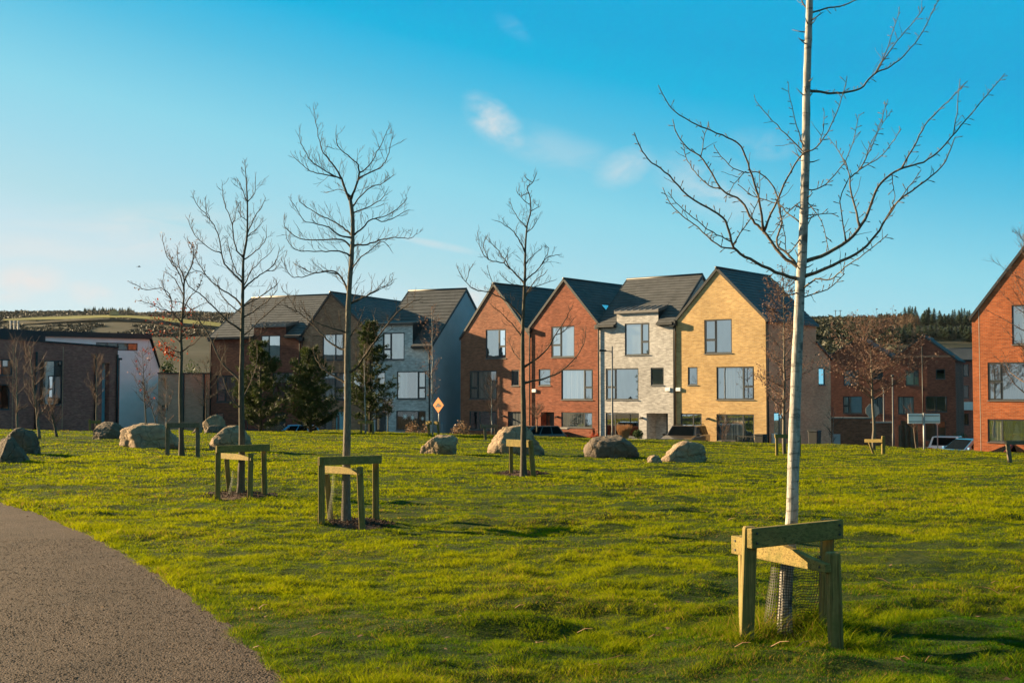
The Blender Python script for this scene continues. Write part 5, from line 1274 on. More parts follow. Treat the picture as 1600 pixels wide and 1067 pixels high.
frame('frame of four posts round the slender pointed tree', 19,
    [(341, 698, 340, 780, 7.5), (392, 708, 390.5, 779, 7.5), (412, 697, 414, 775, 7.5), (354, 716, 359.5, 772, 7)],
    [(338, 702, 421, 699, 0, 2, 11, False), (346, 712, 394, 715, 3, 1, 9, True, -.9)])
frame('dark two post frame behind the leftmost staked tree with red leaves', 30, [(262, 662, 261.5, 714, 6), (309, 665, 309, 714, 6)], [(260, 664.5, 312, 664, 0, 1, 8, False)], 'timber_grey')
frame('sunlit two post frame before the tallest tan boulder', 25, [(798.5, 690, 799, 745, 6), (829, 688, 834, 748, 8)], [(792, 691.5, 832, 693.5, 0, 1, 11, False)])
frame('small two post frame with yellow rail below the left pines', 60, [(564.5, 658, 564.5, 678, 3), (582.5, 658, 583.5, 679, 3)], [(559.5, 659.5, 582.5, 659.5, 0, 1, 5.4, False)])
frame('small leaning two post frame under the orange diamond sign', 60, [(668.5, 659, 671.5, 680, 4), (683.5, 659, 686, 681, 3.5)], [(666, 660, 684.5, 661, 0, 1, 5.4, False)])
frame('dark T shaped stake left of the tallest tan boulder', 60, [(757, 666, 759.5, 688, 4), (774, 665, 775, 680, 3.5)], [(752, 666, 777, 666, 0, 1, 5.4, False)], 'timber_grey')
frame('two post frame with yellow rail half hidden by the nearest tree stem', 45, [(1213.5, 680, 1214, 713, 4.2), (1249, 680, 1249, 713, 4.2)], [(1210.5, 681, 1250, 682, 0, 1, 6, False)])
frame('stake with a slanting brace under the brown leaved tree by the garden wall', 55, [(1380, 681, 1380, 710, 5), (1358, 690, 1366, 709, 3.2)], [(1351, 688.5, 1379, 688.5, 1, 0, 5.2, False)])
frame('dark stake and rail at the right edge before the red car', 50, [(1574, 692, 1579, 723, 6), (1612, 692, 1612, 723, 6)], [(1571, 691.5, 1616, 691.5, 0, 1, 6, False)], 'timber_grey')
frame('tiny stake and rail beside the low dark boulder on the far left', 60, [(140.5, 655, 140.5, 673, 3), (155, 656, 155, 672, 2.5)], [(139, 659, 157, 659.5, 0, 1, 4.5, False)])
def guard(label, base, px_l, px_r, ptop, pbot, mat, cell=.016, wire=.0032, flare=True, rad_=.10):
    """loose plastic mesh sleeve: real strands on a curled sheet"""
    P0 = on_lawn(*base); k = P0.y / FPX; H = (pbot - ptop) * k; root = empty('tree_guard', P0, 0, label, 'tree guard', 'plastic mesh tree guards')
    pts = []
    for i in range(40):
        a = rad(150 + 210 * i / 39); pts.append(Vector((math.cos(a) * rad_, math.sin(a) * rad_, 0)))
    if flare:
        d = (pts[-1] - pts[-2]).normalized()
        for i in range(22): pts.append(pts[39] + Vector((.011 * (i + 1), .012 * (i + 1) - .00035 * i * i, 0)))
    cum = [0]
    for i in range(1, len(pts)): cum.append(cum[-1] + (pts[i] - pts[i - 1]).length)
    def S(u, z):
        i = 0
        while i < len(cum) - 2 and cum[i + 1] < u: i += 1
        p = pts[i].lerp(pts[i + 1], min(1, (u - cum[i]) / (cum[i + 1] - cum[i])))
        f = z / H; q = p * (1.0 + .10 * math.sin(f * 5 + u * 9) + .12 * (1 - f)); q.x -= (1 - f) * (.03 + .25 * max(0, u - cum[39])); return Vector((q.x, q.y, z + .006 * math.sin(u * 31 + f * 4)))
    m = MB(); nz = int(H / cell); nu = int(cum[-1] / cell)
    for j in range(nz + 1):
        z = j * H / nz; row = [S(cum[-1] * i / nu, z) for i in range(nu + 1)]
        for i in range(nu):
            a, b = row[i], row[i + 1]; e = Vector((0, 0, wire / 2)); m.quad(a - e, b - e, b + e, a + e)
    for i in range(nu + 1):
        u = cum[-1] * i / nu
        for j in range(nz):
            a, b = S(u, j * H / nz), S(u, (j + 1) * H / nz); t = (S(min(u + .004, cum[-1]), 0) - S(max(u - .004, 0), 0)).normalized() * (wire / 2); m.quad(a - t, a + t, b + t, b - t)
    m.build('mesh_sleeve', mat, root, fix=False)
M['mesh_black'] = flat('black_plastic_mesh', (.030, .026, .022), .6, .4, .3, 20); M['mesh_green'] = flat('faded_green_mesh', (.10, .11, .06), .6, .3, .3, 20)
guard('black mesh guard curling off the foot of the tree nearest the camera', (1225, 984), 0, 0, 872, 984, M['mesh_black'], .017, .0042, True, .085)
guard('faded mesh guard inside the frame of the tall forked tree', (531, 817), 0, 0, 741, 815, M['mesh_green'], .02, .0026, False, .11)
guard('faded mesh guard inside the frame of the slender pointed tree', (372, 776), 0, 0, 738, 775, M['mesh_green'], .025, .003, False, .11)
def mulch(label, px, py, r):
    P = on_lawn(px, py); mb = MB(); n = 40; ring = []; rr = random.Random(int(px))
    FRAMES_XY.append((P.x, P.y, r * .93)); V = []
    rings = 8
    for j in range(rings + 1):
        for i in range(n):
            a = 2 * math.pi * i / n; q = r * (j / rings) * (1 + .14 * math.sin(3 * a + px) + .08 * math.sin(7 * a)); x, y = P.x + q * math.cos(a), P.y + q * math.sin(a)
            mb.v.append((x, y, gz(x, y) + (.028 * (1 - (j / rings) ** 3)) + (rr.uniform(-.006, .006))))
    for j in range(rings):
        for i in range(n): a = j * n + i; b = j * n + (i + 1) % n; mb.f.append((a, b, b + n, a + n))
    for _ in range(900):
        a = rr.uniform(0, 6.28); q = r * math.sqrt(rr.random()) * 1.12; x, y = P.x + q * math.cos(a), P.y + q * math.sin(a); z = gz(x, y) + .03 * (1 - (min(q / r, 1)) ** 3)
        d = Vector((rr.uniform(-1, 1), rr.uniform(-1, 1), rr.uniform(-.3, .5))).normalized() * rr.uniform(.015, .04); mb.bar((x, y, z), Vector((x, y, z)) + d, .014, .006)
    o = mb.build('mulch', M['mulch'], None, fix=False); tag(o, label, 'mulch', kind='stuff')
mulch('dark bark mulch round the tall forked tree', 545, 818, .52); mulch('dark bark mulch round the slender pointed tree', 377, 775, .62); mulch('dark bark mulch round the wavy topped middle tree', 818, 745, .60)
FRAMES_XY.append((on_lawn(1235, 990).x, on_lawn(1235, 990).y, .12))
_b = on_lawn(1230, 985); TUFTS += [(_b.x, _b.y, .42, 1.5), (_b.x + .3, _b.y - .25, .25, .9), (_b.x - .35, _b.y - .15, .25, .7)]
for (px, py) in ((1165, 1007), (1307, 1016), (1289, 988), (502, 825), (567, 824), (640, 812), (480, 818), (340, 780), (300, 775)): p = on_lawn(px, py); TUFTS.append((p.x, p.y, .10, 1.6))
build_grass()

# ------------------------------------------------------------------ young trees and shrubs by the street
def young_tree(name, px, base_y, top, label, seed, n=26, start=.4, spread=.30, rise=.9, stem_r=.035, twig_L=.35, sub=3, leaf=None, nleaf=0, leafsize=.09, bark_='bark_grey', twig_='twig_dark', group='young bare trees near the houses', Y=None, lean=0.0, profile=None, cat='tree', rmin=.006, drop=.07):
    rr = random.Random(seed)
    if Y is None: G = on_lawn(px, base_y)
    else:
        P = at(px, base_y, Y); G = Vector((P.x, P.y, max(P.z, float(land_z(np.array([P.x]), np.array([P.y]))[0]) if Y > 77 else gz(P.x, P.y)) if Y < 77 else float(land_z(np.array([P.x]), np.array([P.y]))[0])))
    T = at(top[0], top[1], G.y) - G; H = T.z; root = empty(name, G, 0, label, cat, group)
    W = [Vector((0, 0, -.1))]
    for i in range(1, 13):
        t = i / 12; W.append(Vector((T.x * t ** (1 + lean) + rr.uniform(-.02, .02) * H * .25, rr.uniform(-.02, .02) * H * .25, H * t)))
    m = MB(); m.tube(W, [stem_r * (1 - .85 * i / 12) for i in range(13)], 8); m.build('trunk', M[bark_], root, True)
    b = MB(); tips = []
    prof = profile or (lambda t: math.sin(math.pi * (.12 + .88 * t)) ** .8)
    for i in range(n):
        t = start + (1 - start) * ((i + rr.random()) / n) * .97; k = min(11, int(t * 12)); p = W[k].lerp(W[k + 1], t * 12 - k)
        az = rr.random() * 6.283; L = H * spread * prof((t - start) / (1 - start)) * rr.uniform(.6, 1.15) + .08
        d = Vector((math.cos(az), math.sin(az), rise * rr.uniform(.5, 1.3))).normalized(); Q = [p]; q = p.copy()
        for j in range(5):
            d = (d + Vector((rr.uniform(-.2, .2), rr.uniform(-.2, .2), rr.uniform(-.05, .25)))).normalized(); q = q + d * L / 5; Q.append(q.copy())
        r = stem_r * (1 - t * .8) * .5; b.tube(Q, [max(rmin, r * (1 - .8 * j / 5)) for j in range(6)], 4, False); tips += Q[2:]
        for j in range(1, 6):
            for _ in range(sub):
                if rr.random() < .7:
                    dd = (d + Vector((rr.uniform(-1, 1), rr.uniform(-1, 1), rr.uniform(-.3, .9)))).normalized(); l = twig_L * rr.uniform(.4, 1.1); e = Q[j] + dd * l * .5; f = e + (dd + Vector((rr.uniform(-.4, .4), rr.uniform(-.4, .4), .2))).normalized() * l * .5
                    b.tube([Q[j], e, f], [rmin, rmin * .85, rmin * .5], 3, False); tips += [e, f]
    b.build('branches', M[twig_], root, True, fix=False)
    if leaf:
        lv = MB()
        for _ in range(nleaf):
            p = rr.choice(tips) + Vector((rr.gauss(0, drop), rr.gauss(0, drop), rr.gauss(-drop * .4, drop))); a = Vector((rr.uniform(-1, 1), rr.uniform(-1, 1), rr.uniform(-1, .4))).normalized(); c = a.orthogonal().normalized(); z = leafsize * rr.uniform(.6, 1.4)
            lv.quad(p, p + a * z * .5 + c * z * .35, p + a * z, p + a * z * .5 - c * z * .35)
        lv.build('leaves', M[leaf], root, fix=False)
    return root
yt = young_tree
yt('young_tree', 676, 681, (675, 484), 'thin white stemmed young tree with reddish twigs beside the orange sign', 61, 22, .28, .16, .7, .05, .40, 2, 'leaf_brown', 260, .09, 'bark_birch', 'twig_red', Y=62)
yt('young_tree', 571, 679, (569, 540), 'thin pale young tree standing before the right hand pine', 62, 18, .35, .15, .9, .045, .35, 2, None, 0, .08, 'bark_birch', 'twig_red', Y=64)
yt('young_tree', 768.5, 676, (768, 592), 'small pale stemmed tree before the half shaded red house', 63, 20, .3, .28, .9, .04, .4, 3, None, 0, .08, 'bark_birch', 'twig_red', Y=66)
yt('young_tree', 839, 672, (839, 640), 'tiny round headed tree before the plain red house porch', 64, 16, .45, .55, .8, .05, .4, 4, None, 0, .08, 'bark_grey', 'twig_red', Y=70)
yt('young_tree', 606, 674, (606, 630), 'small pinkish round headed tree before the whitish house', 65, 16, .45, .36, .9, .04, .35, 4, None, 0, .08, 'bark_grey', 'twig_red', Y=73.5)
yt('young_tree', 1226, 712, (1224, 432), 'tall narrow young alder with brown leaves partly behind the nearest stem', 66, 46, .18, .20, .35, .075, .55, 4, 'leaf_brown', 1900, .08, 'bark_grey', 'twig_red', group='brown leaved young trees', Y=47, profile=lambda t: (1 - t) ** .6 * .8 + .25)
yt('young_tree', 1366, 709, (1360, 512), 'broad young tree with brown leaves before the dark brick houses', 67, 40, .40, .52, .45, .085, .65, 5, 'leaf_brown', 2500, .095, 'bark_grey', 'twig_red', group='brown leaved young trees', Y=56, profile=lambda t: (1 - t) ** .55 * .95 + .10, drop=.11)
yt('young_tree', 1616, 722, (1600, 366), 'reddish twigged young tree leaning in at the right edge', 68, 38, .26, .24, .45, .08, .5, 5, 'leaf_brown', 900, .06, 'bark_grey', 'twig_red', group='brown leaved young trees', Y=50, profile=lambda t: (1 - t) ** .5 * .9 + .12)
yt('young_tree', 27, 676, (25, 532), 'straight bare sapling at the far left before the maroon wall', 69, 20, .15, .24, .9, .05, .45, 3, None, 0, .08, 'bark_grey', 'twig_red', Y=50)
yt('young_tree', 62, 688, (46, 540), 'leaning bare sapling second from the left edge', 70, 20, .2, .24, .9, .06, .45, 3, None, 0, .08, 'bark_grey', 'twig_red')
yt('young_tree', 89, 684, (78, 630), 'short crooked bare sapling right of the leaning one', 71, 12, .3, .45, .9, .06, .4, 3, None, 0, .08, 'bark_dark', 'twig_red')
yt('young_tree', 150, 673, (152, 556), 'bare sapling behind the low dark boulder on the left', 72, 22, .3, .22, .9, .05, .4, 3, None, 0, .08, 'bark_grey', 'twig_red', Y=60)
yt('young_tree', 229, 675, (222, 545), 'bare sapling with a few red leaves before the white hall', 73, 22, .25, .24, .9, .05, .4, 3, 'leaf_red', 40, .11, 'bark_grey', 'twig_red', Y=62)
yt('young_tree', 248, 675, (226, 600), 'leaning bare sapling touching the corner of the white hall', 74, 14, .3, .3, .9, .04, .4, 3, None, 0, .08, 'bark_grey', 'twig_red', Y=62)
yt('young_tree', 259, 676, (260, 592), 'pale bushy sapling before the low buff building', 75, 20, .15, .26, .9, .035, .35, 4, None, 0, .08, 'bark_birch', 'twig_red', Y=62)
yt('young_tree', 322, 674, (323, 566), 'thin dark sapling at the right end of the low buff building', 76, 16, .35, .3, .5, .045, .4, 3, None, 0, .08, 'bark_dark', 'twig_dark', Y=63)
yt('shrub', 1128, 694, (1132, 652), 'sparse bare shrub before the lowest window of the yellow house', 77, 20, .05, .5, .9, .02, .4, 3, None, 0, .08, 'bark_grey', 'twig_red', group='shrubs along the house fronts', Y=68, cat='shrub')
yt('young_tree', 1432, 706, (1424, 640), 'small bare sapling left of the blank sign board', 78, 12, .3, .3, .9, .04, .4, 3, None, 0, .08, 'bark_grey', 'twig_red', Y=66)
yt('young_tree', 1300, 705, (1303, 640), 'pale bare shrub like sapling at the left end of the garden wall', 79, 16, .2, .3, .9, .03, .3, 3, None, 0, .08, 'bark_birch', 'twig_red', Y=70)
def shrub(px, y0, y1, wpx, label, seed, m, Y, n=900, size=.12, name='shrub', spiky=False, cat='shrub', group='shrubs along the house fronts'):
    rr = random.Random(seed); B = at(px, y1, Y); T = at(px, y0, Y); H = T.z - B.z; R = wpx / 2 * Y / FPX; H = max(H, .3); mb = MB()
    ld = min(float(land_z(np.array([B.x]), np.array([Y]))[0]), B.z) if Y > 68 else B.z
    H = T.z - ld; root = Vector((B.x, Y, ld))
    for _ in range(n):
        if spiky:
            a = rr.random() * 6.28; q = R * .5 * math.sqrt(rr.random()); p = Vector((q * math.cos(a), q * math.sin(a), 0)); e = p * 2 + Vector((rr.gauss(0, .05), rr.gauss(0, .05), H * rr.uniform(.6, 1.05))); w = .016
            mid = p.lerp(e, .6) + Vector((0, 0, .08)); mb.poly(p + Vector((w, 0, 0)), mid + Vector((w, 0, 0)), e, mid - Vector((w, 0, 0)), p - Vector((w, 0, 0)))
        else:
            u = Vector((rr.gauss(0, 1), rr.gauss(0, 1), rr.gauss(0, 1))).normalized() * (rr.uniform(.55, 1.0) * (1 + .18 * math.sin(5 * rr.random())))
            p = Vector((u.x * R, u.y * R, max(.02, (u.z * .55 + .5) * H * .95))); a = Vector((rr.uniform(-1, 1), rr.uniform(-1, 1), rr.uniform(-.3, 1))).normalized(); c = a.orthogonal().normalized(); z = size * rr.uniform(.6, 1.4)
            mb.quad(p, p + a * z * .5 + c * z * .3, p + a * z, p + a * z * .5 - c * z * .3)
    o = mb.build(name, M[m], None, fix=False); o.location = root; return tag(o, label, cat, group)
shrub(720, 659, 678, 30, 'round brown clipped shrub beside the half shaded red house', 1, 'shrub_brown', 70)
shrub(645, 659, 675, 24, 'brown dry shrub under the starred window', 2, 'shrub_brown', 73)
shrub(664, 664, 676, 16, 'small brown shrub right of the starred window', 3, 'shrub_brown', 73, 500)
shrub(975, 662, 685, 26, 'clump of reddish dry grass before the pale grey house', 4, 'grass_dry', 67.4, 420, spiky=True, name='ornamental_grass', cat='ornamental grass')
shrub(997, 672, 685, 16, 'small dark evergreen shrub right of the reddish grass', 5, 'shrub_green', 68, 600, .09)
shrub(430, 660, 676, 40, 'brown low shrub between the two left pines', 6, 'shrub_brown', 72, 900)
shrub(372, 664, 676, 22, 'brown low shrub left of the left hand pine', 7, 'shrub_brown', 70, 600)
shrub(1500, 676, 700, 26, 'dark evergreen bush behind the blue car', 9, 'shrub_green', 74, 900, .12)
shrub(262, 556, 585, 26, 'dark evergreen bush above the low buff building', 10, 'shrub_green', 104, 1500, .22, group='bushes behind the low building')
shrub(300, 566, 585, 40, 'pale green bush on the bank behind the low buff building', 11, 'shrub_green', 106, 1200, .2, group='bushes behind the low building')
def pine(px, base_y, top, wpx, label, seed, Y, dens=1.0, bare=0.0):
    rr = random.Random(seed); B = at(px, base_y, Y); G = Vector((B.x, Y, gz(B.x, Y))); T = at(top[0], top[1], Y) - G; H = T.z; R = wpx / 2 * Y / FPX
    root = empty('pine_tree', G, 0, label, 'pine tree', 'young pines before the further row')
    m = MB(); m.tube([(0, 0, -.1), (T.x * .3, 0, H * .35), (T.x * .7, 0, H * .7), T], [.10, .075, .045, .012], 8); br = MB(); F = []
    levels = int(13 * dens) + 3
    for i in range(levels):
        t = (.05 + bare + (.95 - bare) * i / levels); zc = H * t; L0 = R * 1.05 * (1 - t) ** .62 * (1.0 if t > .18 else .75 + t)
        for j in range(rr.randint(7, 10)):
            az = rr.random() * 6.283; L = (L0 + .12) * rr.uniform(.55, 1.2); d = Vector((math.cos(az), math.sin(az), rr.uniform(.1, .55))); p = Vector((T.x * t, 0, zc + rr.uniform(-.12, .12))); e = p + d * L; e.z += L * .22
            mid = p.lerp(e, .55) - Vector((0, 0, .05 * L)); br.tube([p, mid, e], [.022 * (1 - t) + .008, .014 * (1 - t) + .006, .005], 4, False)
            for k in range(int(11 + 15 * L)):
                s_ = rr.uniform(.25, 1.05); q = p.lerp(mid, s_ * 2) if s_ < .5 else mid.lerp(e, s_ * 2 - 1); q = q + Vector((rr.gauss(0, .07), rr.gauss(0, .07), rr.gauss(0, .05))) * (.6 + L * .5)
                for _ in range(8):
                    n = (d * .6 + Vector((rr.gauss(0, .7), rr.gauss(0, .7), rr.gauss(.45, .6)))).normalized() * rr.uniform(.10, .21); w = n.cross(Vector((rr.gauss(0, 1), rr.gauss(0, 1), rr.gauss(0, 1)))).normalized() * .019
                    F.append((q - w, q + w, q + n))
    m.build('trunk', M['bark_dark'], root, True); br.build('branches', M['bark_dark'], root, True, fix=False)
    V = np.array([[tuple(a) for a in f] for f in F]).reshape(-1, 3); me = np_mesh('needles', V, np.arange(len(V)).reshape(-1, 3), 3); mesh_obj('needles', me, M['pine_green'], root)
pine(407, 677, (407, 535), 84, 'left hand dense young pine before the dark red brown house', 41, 66)
pine(485, 676, (484, 545), 92, 'middle young pine, widest of the three', 42, 66.5)
pine(579, 675, (578, 500), 74, 'right hand thin young pine before the whitish house', 43, 68, 1.0, .06)

# ------------------------------------------------------------------ signs and lamp posts
def lamp_post(px, top_y, Y, label, base_y=695, arm=0.0, r=.055, m='steel_dark'):
    P = at(px, base_y, Y); z0 = float(land_z(np.array([P.x]), np.array([Y]))[0]); H = at(px, top_y, Y).z - z0
    root = empty('street_lamp', (P.x, Y, z0), 0, label, 'street lamp', 'slim lamp posts along the street')
    p = MB(); p.tube([(0, 0, -.1), (0, 0, 1.2), (0, 0, 1.25), (0, 0, H)], [r * 1.35, r * 1.35, r, r * .7], 10); p.build('pole', M[m], root, True)
    if arm:
        a = MB(); a.bar((0, 0, H - .30), (arm, 0, H - .26), .06, .05); a.build('arm', M[m], root)
        b = MB(); b.prism([(arm - .35, H - .30), (arm + .1, H - .30), (arm + .08, H - .2), (arm - .3, H - .18)], 'y', -.12, .12); b.build('lamp_head', M['trim'], root, bevel=.02)
    else:
        b = MB(); b.tube([(0, 0, H - .05), (0, 0, H + .05), (0, 0, H + .12)], [.09, .11, .04], 10); b.build('lamp_head', M['trim'], root, True)
lamp_post(957, 541, 68, 'lamp post with a short arm before the pale grey house', 690, -.42, .06)
lamp_post(1396, 588, 80, 'taller plain lamp post right of the broad brown leaved tree', 698)
lamp_post(1381.5, 607, 94, 'shorter lamp post behind the garden wall', 690)
def road_sign(px, base_y, Y, top_y, label, cat='road sign'):
    P = at(px, base_y, Y); z0 = min(P.z, gz(P.x, Y)); root = empty('road_sign', (P.x, Y, z0), 0, label, cat); return root, P, z0
def signs():
    Y = 71.2; root, P, z0 = road_sign(686, 673, Y, 620, 'orange diamond warning sign on a grey pole by the whitish house')
    z = at(686, 633, Y).z - z0; p = MB(); p.tube([(0, 0, 0), (0, 0, z + .2)], .045, 8); p.build('pole', M['steel'], root, True)
    a = rad(-43); n = Vector((math.sin(a), -math.cos(a), 0)); u = Vector((math.cos(a), math.sin(a), 0))
    def plate(outl, off, th, name, mat, par):
        m = MB(); c = Vector((0, 0, z)); k = len(outl); m.v += [tuple(c + u * x + Vector((0, 0, y)) + n * (off + th)) for x, y in outl] + [tuple(c + u * x + Vector((0, 0, y)) + n * off) for x, y in outl]
        m.f.append(tuple(range(k))); m.f.append(tuple(reversed(range(k, 2 * k))))
        for i in range(k): m.f.append(((i + 1) % k, i, k + i, k + (i + 1) % k))
        return m.build(name, mat, par)
    M['orange'] = flat('orange_sign_paint', (.62, .16, .008), .45, .4, .06, 4); M['black'] = flat('black_sign_paint', (.012, .012, .012), .5, .4, .1, 5)
    d = .49; b = plate([(0, -d), (d, 0), (0, d), (-d, 0)], .05, .012, 'border', M['black'], root); d = .455; pl = plate([(0, -d), (d, 0), (0, d), (-d, 0)], .064, .004, 'plate', M['orange'], root)
    plate([(-.25, -.10), (-.25, -.02), (-.15, .0), (-.10, .10), (.06, .13), (.13, .04), (.23, .03), (.26, -.06), (.2, -.1), (.1, -.1), (.06, -.15), (.0, -.1), (-.1, -.1), (-.14, -.15), (-.19, -.1)], .070, .003, 'symbol', M['black'], pl)
    # back of an octagonal sign
    Y = 62; root, P, z0 = road_sign(1365, 692, Y, 632, 'plain grey back of an octagonal sign behind the broad brown leaved tree')
    z0_ = float(land_z(np.array([P.x]), np.array([Y]))[0]); z = at(1363, 641.5, Y).z - z0; R = .345
    p = MB(); p.tube([(0, -.06, -1.2), (0, -.06, z + .3)], .035, 8); p.build('pole', M['steel'], root, True)
    o = MB(); o.prism([(R / math.cos(rad(22.5)) * math.cos(rad(22.5 + 45 * i)) - .04, z + R / math.cos(rad(22.5)) * math.sin(rad(22.5 + 45 * i))) for i in range(8)], 'y', -.01, .005); o.build('plate', M['steel'], root)
    # blank boards seen from behind
    Y = 60; root, P, z0 = road_sign(1443.5, 700, Y, 646, 'pale blank two panel board on a grey post before the dark houses')
    zt = at(1443, 646, Y).z - z0; zb = at(1443, 661.5, Y).z - z0; k = Y / FPX
    p = MB(); p.tube([(0, -.07, -.8), (0, -.07, zt + .03)], .052, 10); p.build('post', M['steel'], root, True)
    m = MB(); m.box(-24 * k, -1.5 * k, 0, .03, zb, zt); m.build('panel', M['render_white'], root); m = MB(); m.box(1.5 * k - .03, 26 * k, .012, .04, zb + .01, zt - .01); m.build('panel', M['render_white'], root)
    for zz in (zb + .1, zt - .1): m = MB(); m.box(-23 * k, 25 * k, -.02, -.001, zz - .02, zz + .02); m.build('rail', M['steel'], root)
    Y = 66; root, P, z0 = road_sign(1465, 694, Y, 655, 'thin bare pole right of the blank board', 'pole'); root.name = 'sign_pole'
    p = MB(); p.tube([(0, 0, -.8), (0, 0, at(1465, 655, Y).z - z0)], .03, 8); p.build('pole', M['steel'], root, True)
    m = MB(); m.box(-.09, .09, -.04, .0, at(1465, 660, Y).z - z0 - .12, at(1465, 660, Y).z - z0 + .1); m.build('plate', M['steel'], root)
signs()

# ------------------------------------------------------------------ cars
def paint(name, c):
    b = NB(name, .32, .5); b.base(b.mix(b.rng(b.noise(3), .3, .7), tuple(q * .9 for q in c), c)); b.b.inputs['Coat Weight'].default_value = .8; b.b.inputs['Coat Roughness'].default_value = .06; return b.m
M['tyre'] = flat('tyre_rubber', (.018, .018, .018), .85, .2, .2, 8); M['rim'] = flat('alloy_rim', (.35, .36, .37), .35, .5, .1, 5, .6); M['lamp_red'] = flat('red_lamp_lens', (.45, .015, .012), .25, .5, .1, 4); M['lamp_clear'] = flat('clear_lamp_lens', (.55, .58, .60), .15, .6, .1, 4)
M['plate'] = flat('number_plate', (.7, .68, .55), .5, .3, .05, 4)
def car(px, Y, head, body_m, label, L=4.4, Wd=1.8, Ht=1.5, kind='hatch'):
    """head = direction the bonnet points, as an angle in the ground plane; local x runs forward"""
    P = at(px, 690, Y); z0 = float(land_z(np.array([P.x]), np.array([Y]))[0]) + .02; root = empty('parked_car', (P.x, Y, z0), head, label, 'car', 'parked cars')
    l = L / 2; w = Wd / 2; hb = Ht * .60
    prof = {'suv': [(-l, .45), (-l, hb * .95), (-l + .05, hb + .05), (l - 1.15, hb + .06), (l - .25, hb - .10), (l, hb - .32), (l, .4)], 'hatch': [(-l, .42), (-l + .02, hb * .9), (-l + .1, hb), (l - 1.1, hb + .02), (l - .3, hb - .16), (l, hb - .36), (l, .35)]}['suv' if kind == 'suv' else 'hatch']
    ax = [(-l * .62, .33), (l * .62, .33)]; outl = list(prof)
    for cx, r in reversed(ax):                                                # wheel arches along the sill
        outl += [(cx + (r + .06) * math.cos(t), .25 + max(0, (r + .06) * math.sin(t))) for t in [math.pi * i / 8 for i in range(9)]]
    outl = [(x, max(z, .22)) for x, z in outl]
    b = MB(); n = len(outl); sect = [(-w * .93, .0), (-w, .0), (w, .0), (w * .93, .0)]
    b.prism(outl, 'y', -w, w); body = b.build('body', body_m, root, bevel=.09, seg=3, smooth=False)
    rx0, rx1 = (-l + .12, l - 1.25) if kind != 'estate' else (-l + .08, l - 1.3); tx0, tx1 = rx0 + (.18 if kind == 'suv' else .42), rx1 - .78; hz_ = Ht - .03; wb, wt = w * .94, w * .76; zb = hb - .02
    B = [(rx0, -wb, zb), (rx1, -wb, zb), (rx1, wb, zb), (rx0, wb, zb)]; T = [(tx0, -wt, hz_), (tx1, -wt, hz_), (tx1, wt, hz_), (tx0, wt, hz_)]
    c = MB(); c.v += B + T; c.f += [(4, 5, 6, 7), (0, 1, 5, 4), (1, 2, 6, 5), (2, 3, 7, 6), (3, 0, 4, 7)]; c.build('cabin', body_m, root, bevel=.06, seg=3)
    def panel(q, name, ins=(.10, .90, .14, .90), off=.012):
        a, b_, c_, d = map(Vector, q); nr = (b_ - a).cross(d - a).normalized(); ctr = (a + b_ + c_ + d) / 4
        if nr.dot(ctr - Vector((0, 0, zb))) < 0: nr = -nr
        f = lambda u, v: (a.lerp(b_, u)).lerp(d.lerp(c_, u), v) + nr * off
        m = MB(); m.quad(f(ins[0], ins[2]), f(ins[1], ins[2]), f(ins[1], ins[3]), f(ins[0], ins[3])); i = MB(); m.build(name, M['car_glass'], root)
    panel((B[1], B[2], T[2], T[1]), 'windscreen', (.05, .95, .08, .93)); panel((B[0], B[3], T[3], T[0]), 'rear_window', (.08, .92, .2, .92))
    for s_ in (0, 3):
        q = (B[0], B[1], T[1], T[0]) if s_ == 0 else (B[3], B[2], T[2], T[3])
        for u0, u1 in ((.05, .30), (.33, .60), (.63, .90)): panel(q, 'side_window', (u0, u1, .14, .90))
    for cx, r in ax:
        for sy in (-1, 1):
            t = MB(); t.tube([(cx, sy * (w - .22), r), (cx, sy * (w + .005), r)], r, 20); o = t.build('wheel', M['tyre'], root, bevel=.03)
            k = MB(); k.tube([(cx, sy * (w + .0), r), (cx, sy * (w + .012), r)], r * .62, 14); k.build('rim', M['rim'], o)
    for sy in (-1, 1):
        m = MB(); m.box(l - .16, l + .012, sy * w * .62 - .2, sy * w * .62 + .2, hb - .42, hb - .24); m.build('headlight', M['lamp_clear'], root, bevel=.03)
        m = MB(); m.box(-l - .012, -l + .12, sy * w * .80 - .13, sy * w * .80 + .13, hb - .32, hb - .02); m.build('tail_light', M['lamp_red'], root, bevel=.03)
        m = MB(); m.box(rx1 - .35, rx1 - .18, sy * (w + .08) - .09, sy * (w + .08) + .09, hb + .02, hb + .16); m.build('wing_mirror', body_m, root, bevel=.03)
    for x, nm in ((l, 'front_bumper'), (-l, 'rear_bumper')): m = MB(); m.box(x - .08, x + .05, -w * .92, w * .92, .28, .46); m.build(nm, M['black_plastic'], root, bevel=.04)
    for x in (l + .055, -l - .055): m = MB(); m.box(x - .006, x + .006, -.26, .26, .48 if x > 0 else .62, .59 if x > 0 else .73); m.build('number_plate', M['plate'], root)
    if kind in ('suv', 'estate'):
        for sy in (-1, 1): m = MB(); m.tube([(tx0 + .1, sy * wt * .9, hz_ + .05), (tx1 - .1, sy * wt * .9, hz_ + .05)], .022, 6); m.build('roof_rail', M['black_plastic'], root)
    return root
M['car_glass'] = NB('dark_car_glass', .12, .03).base((.004, .005, .006)).m
hd = math.atan2(-math.cos(TH_R), -math.sin(TH_R))
car(1070, 69.6, hd + .25, paint('dark_car_paint', (.035, .026, .024)), 'dark brown sport utility car parked before the yellow house', 4.5, 1.85, 1.56, 'suv')
car(1483, 68, rad(62), paint('white_car_paint', (.62, .63, .64)), 'white hatchback seen from behind right of the blank board', 4.2, 1.78, 1.52)
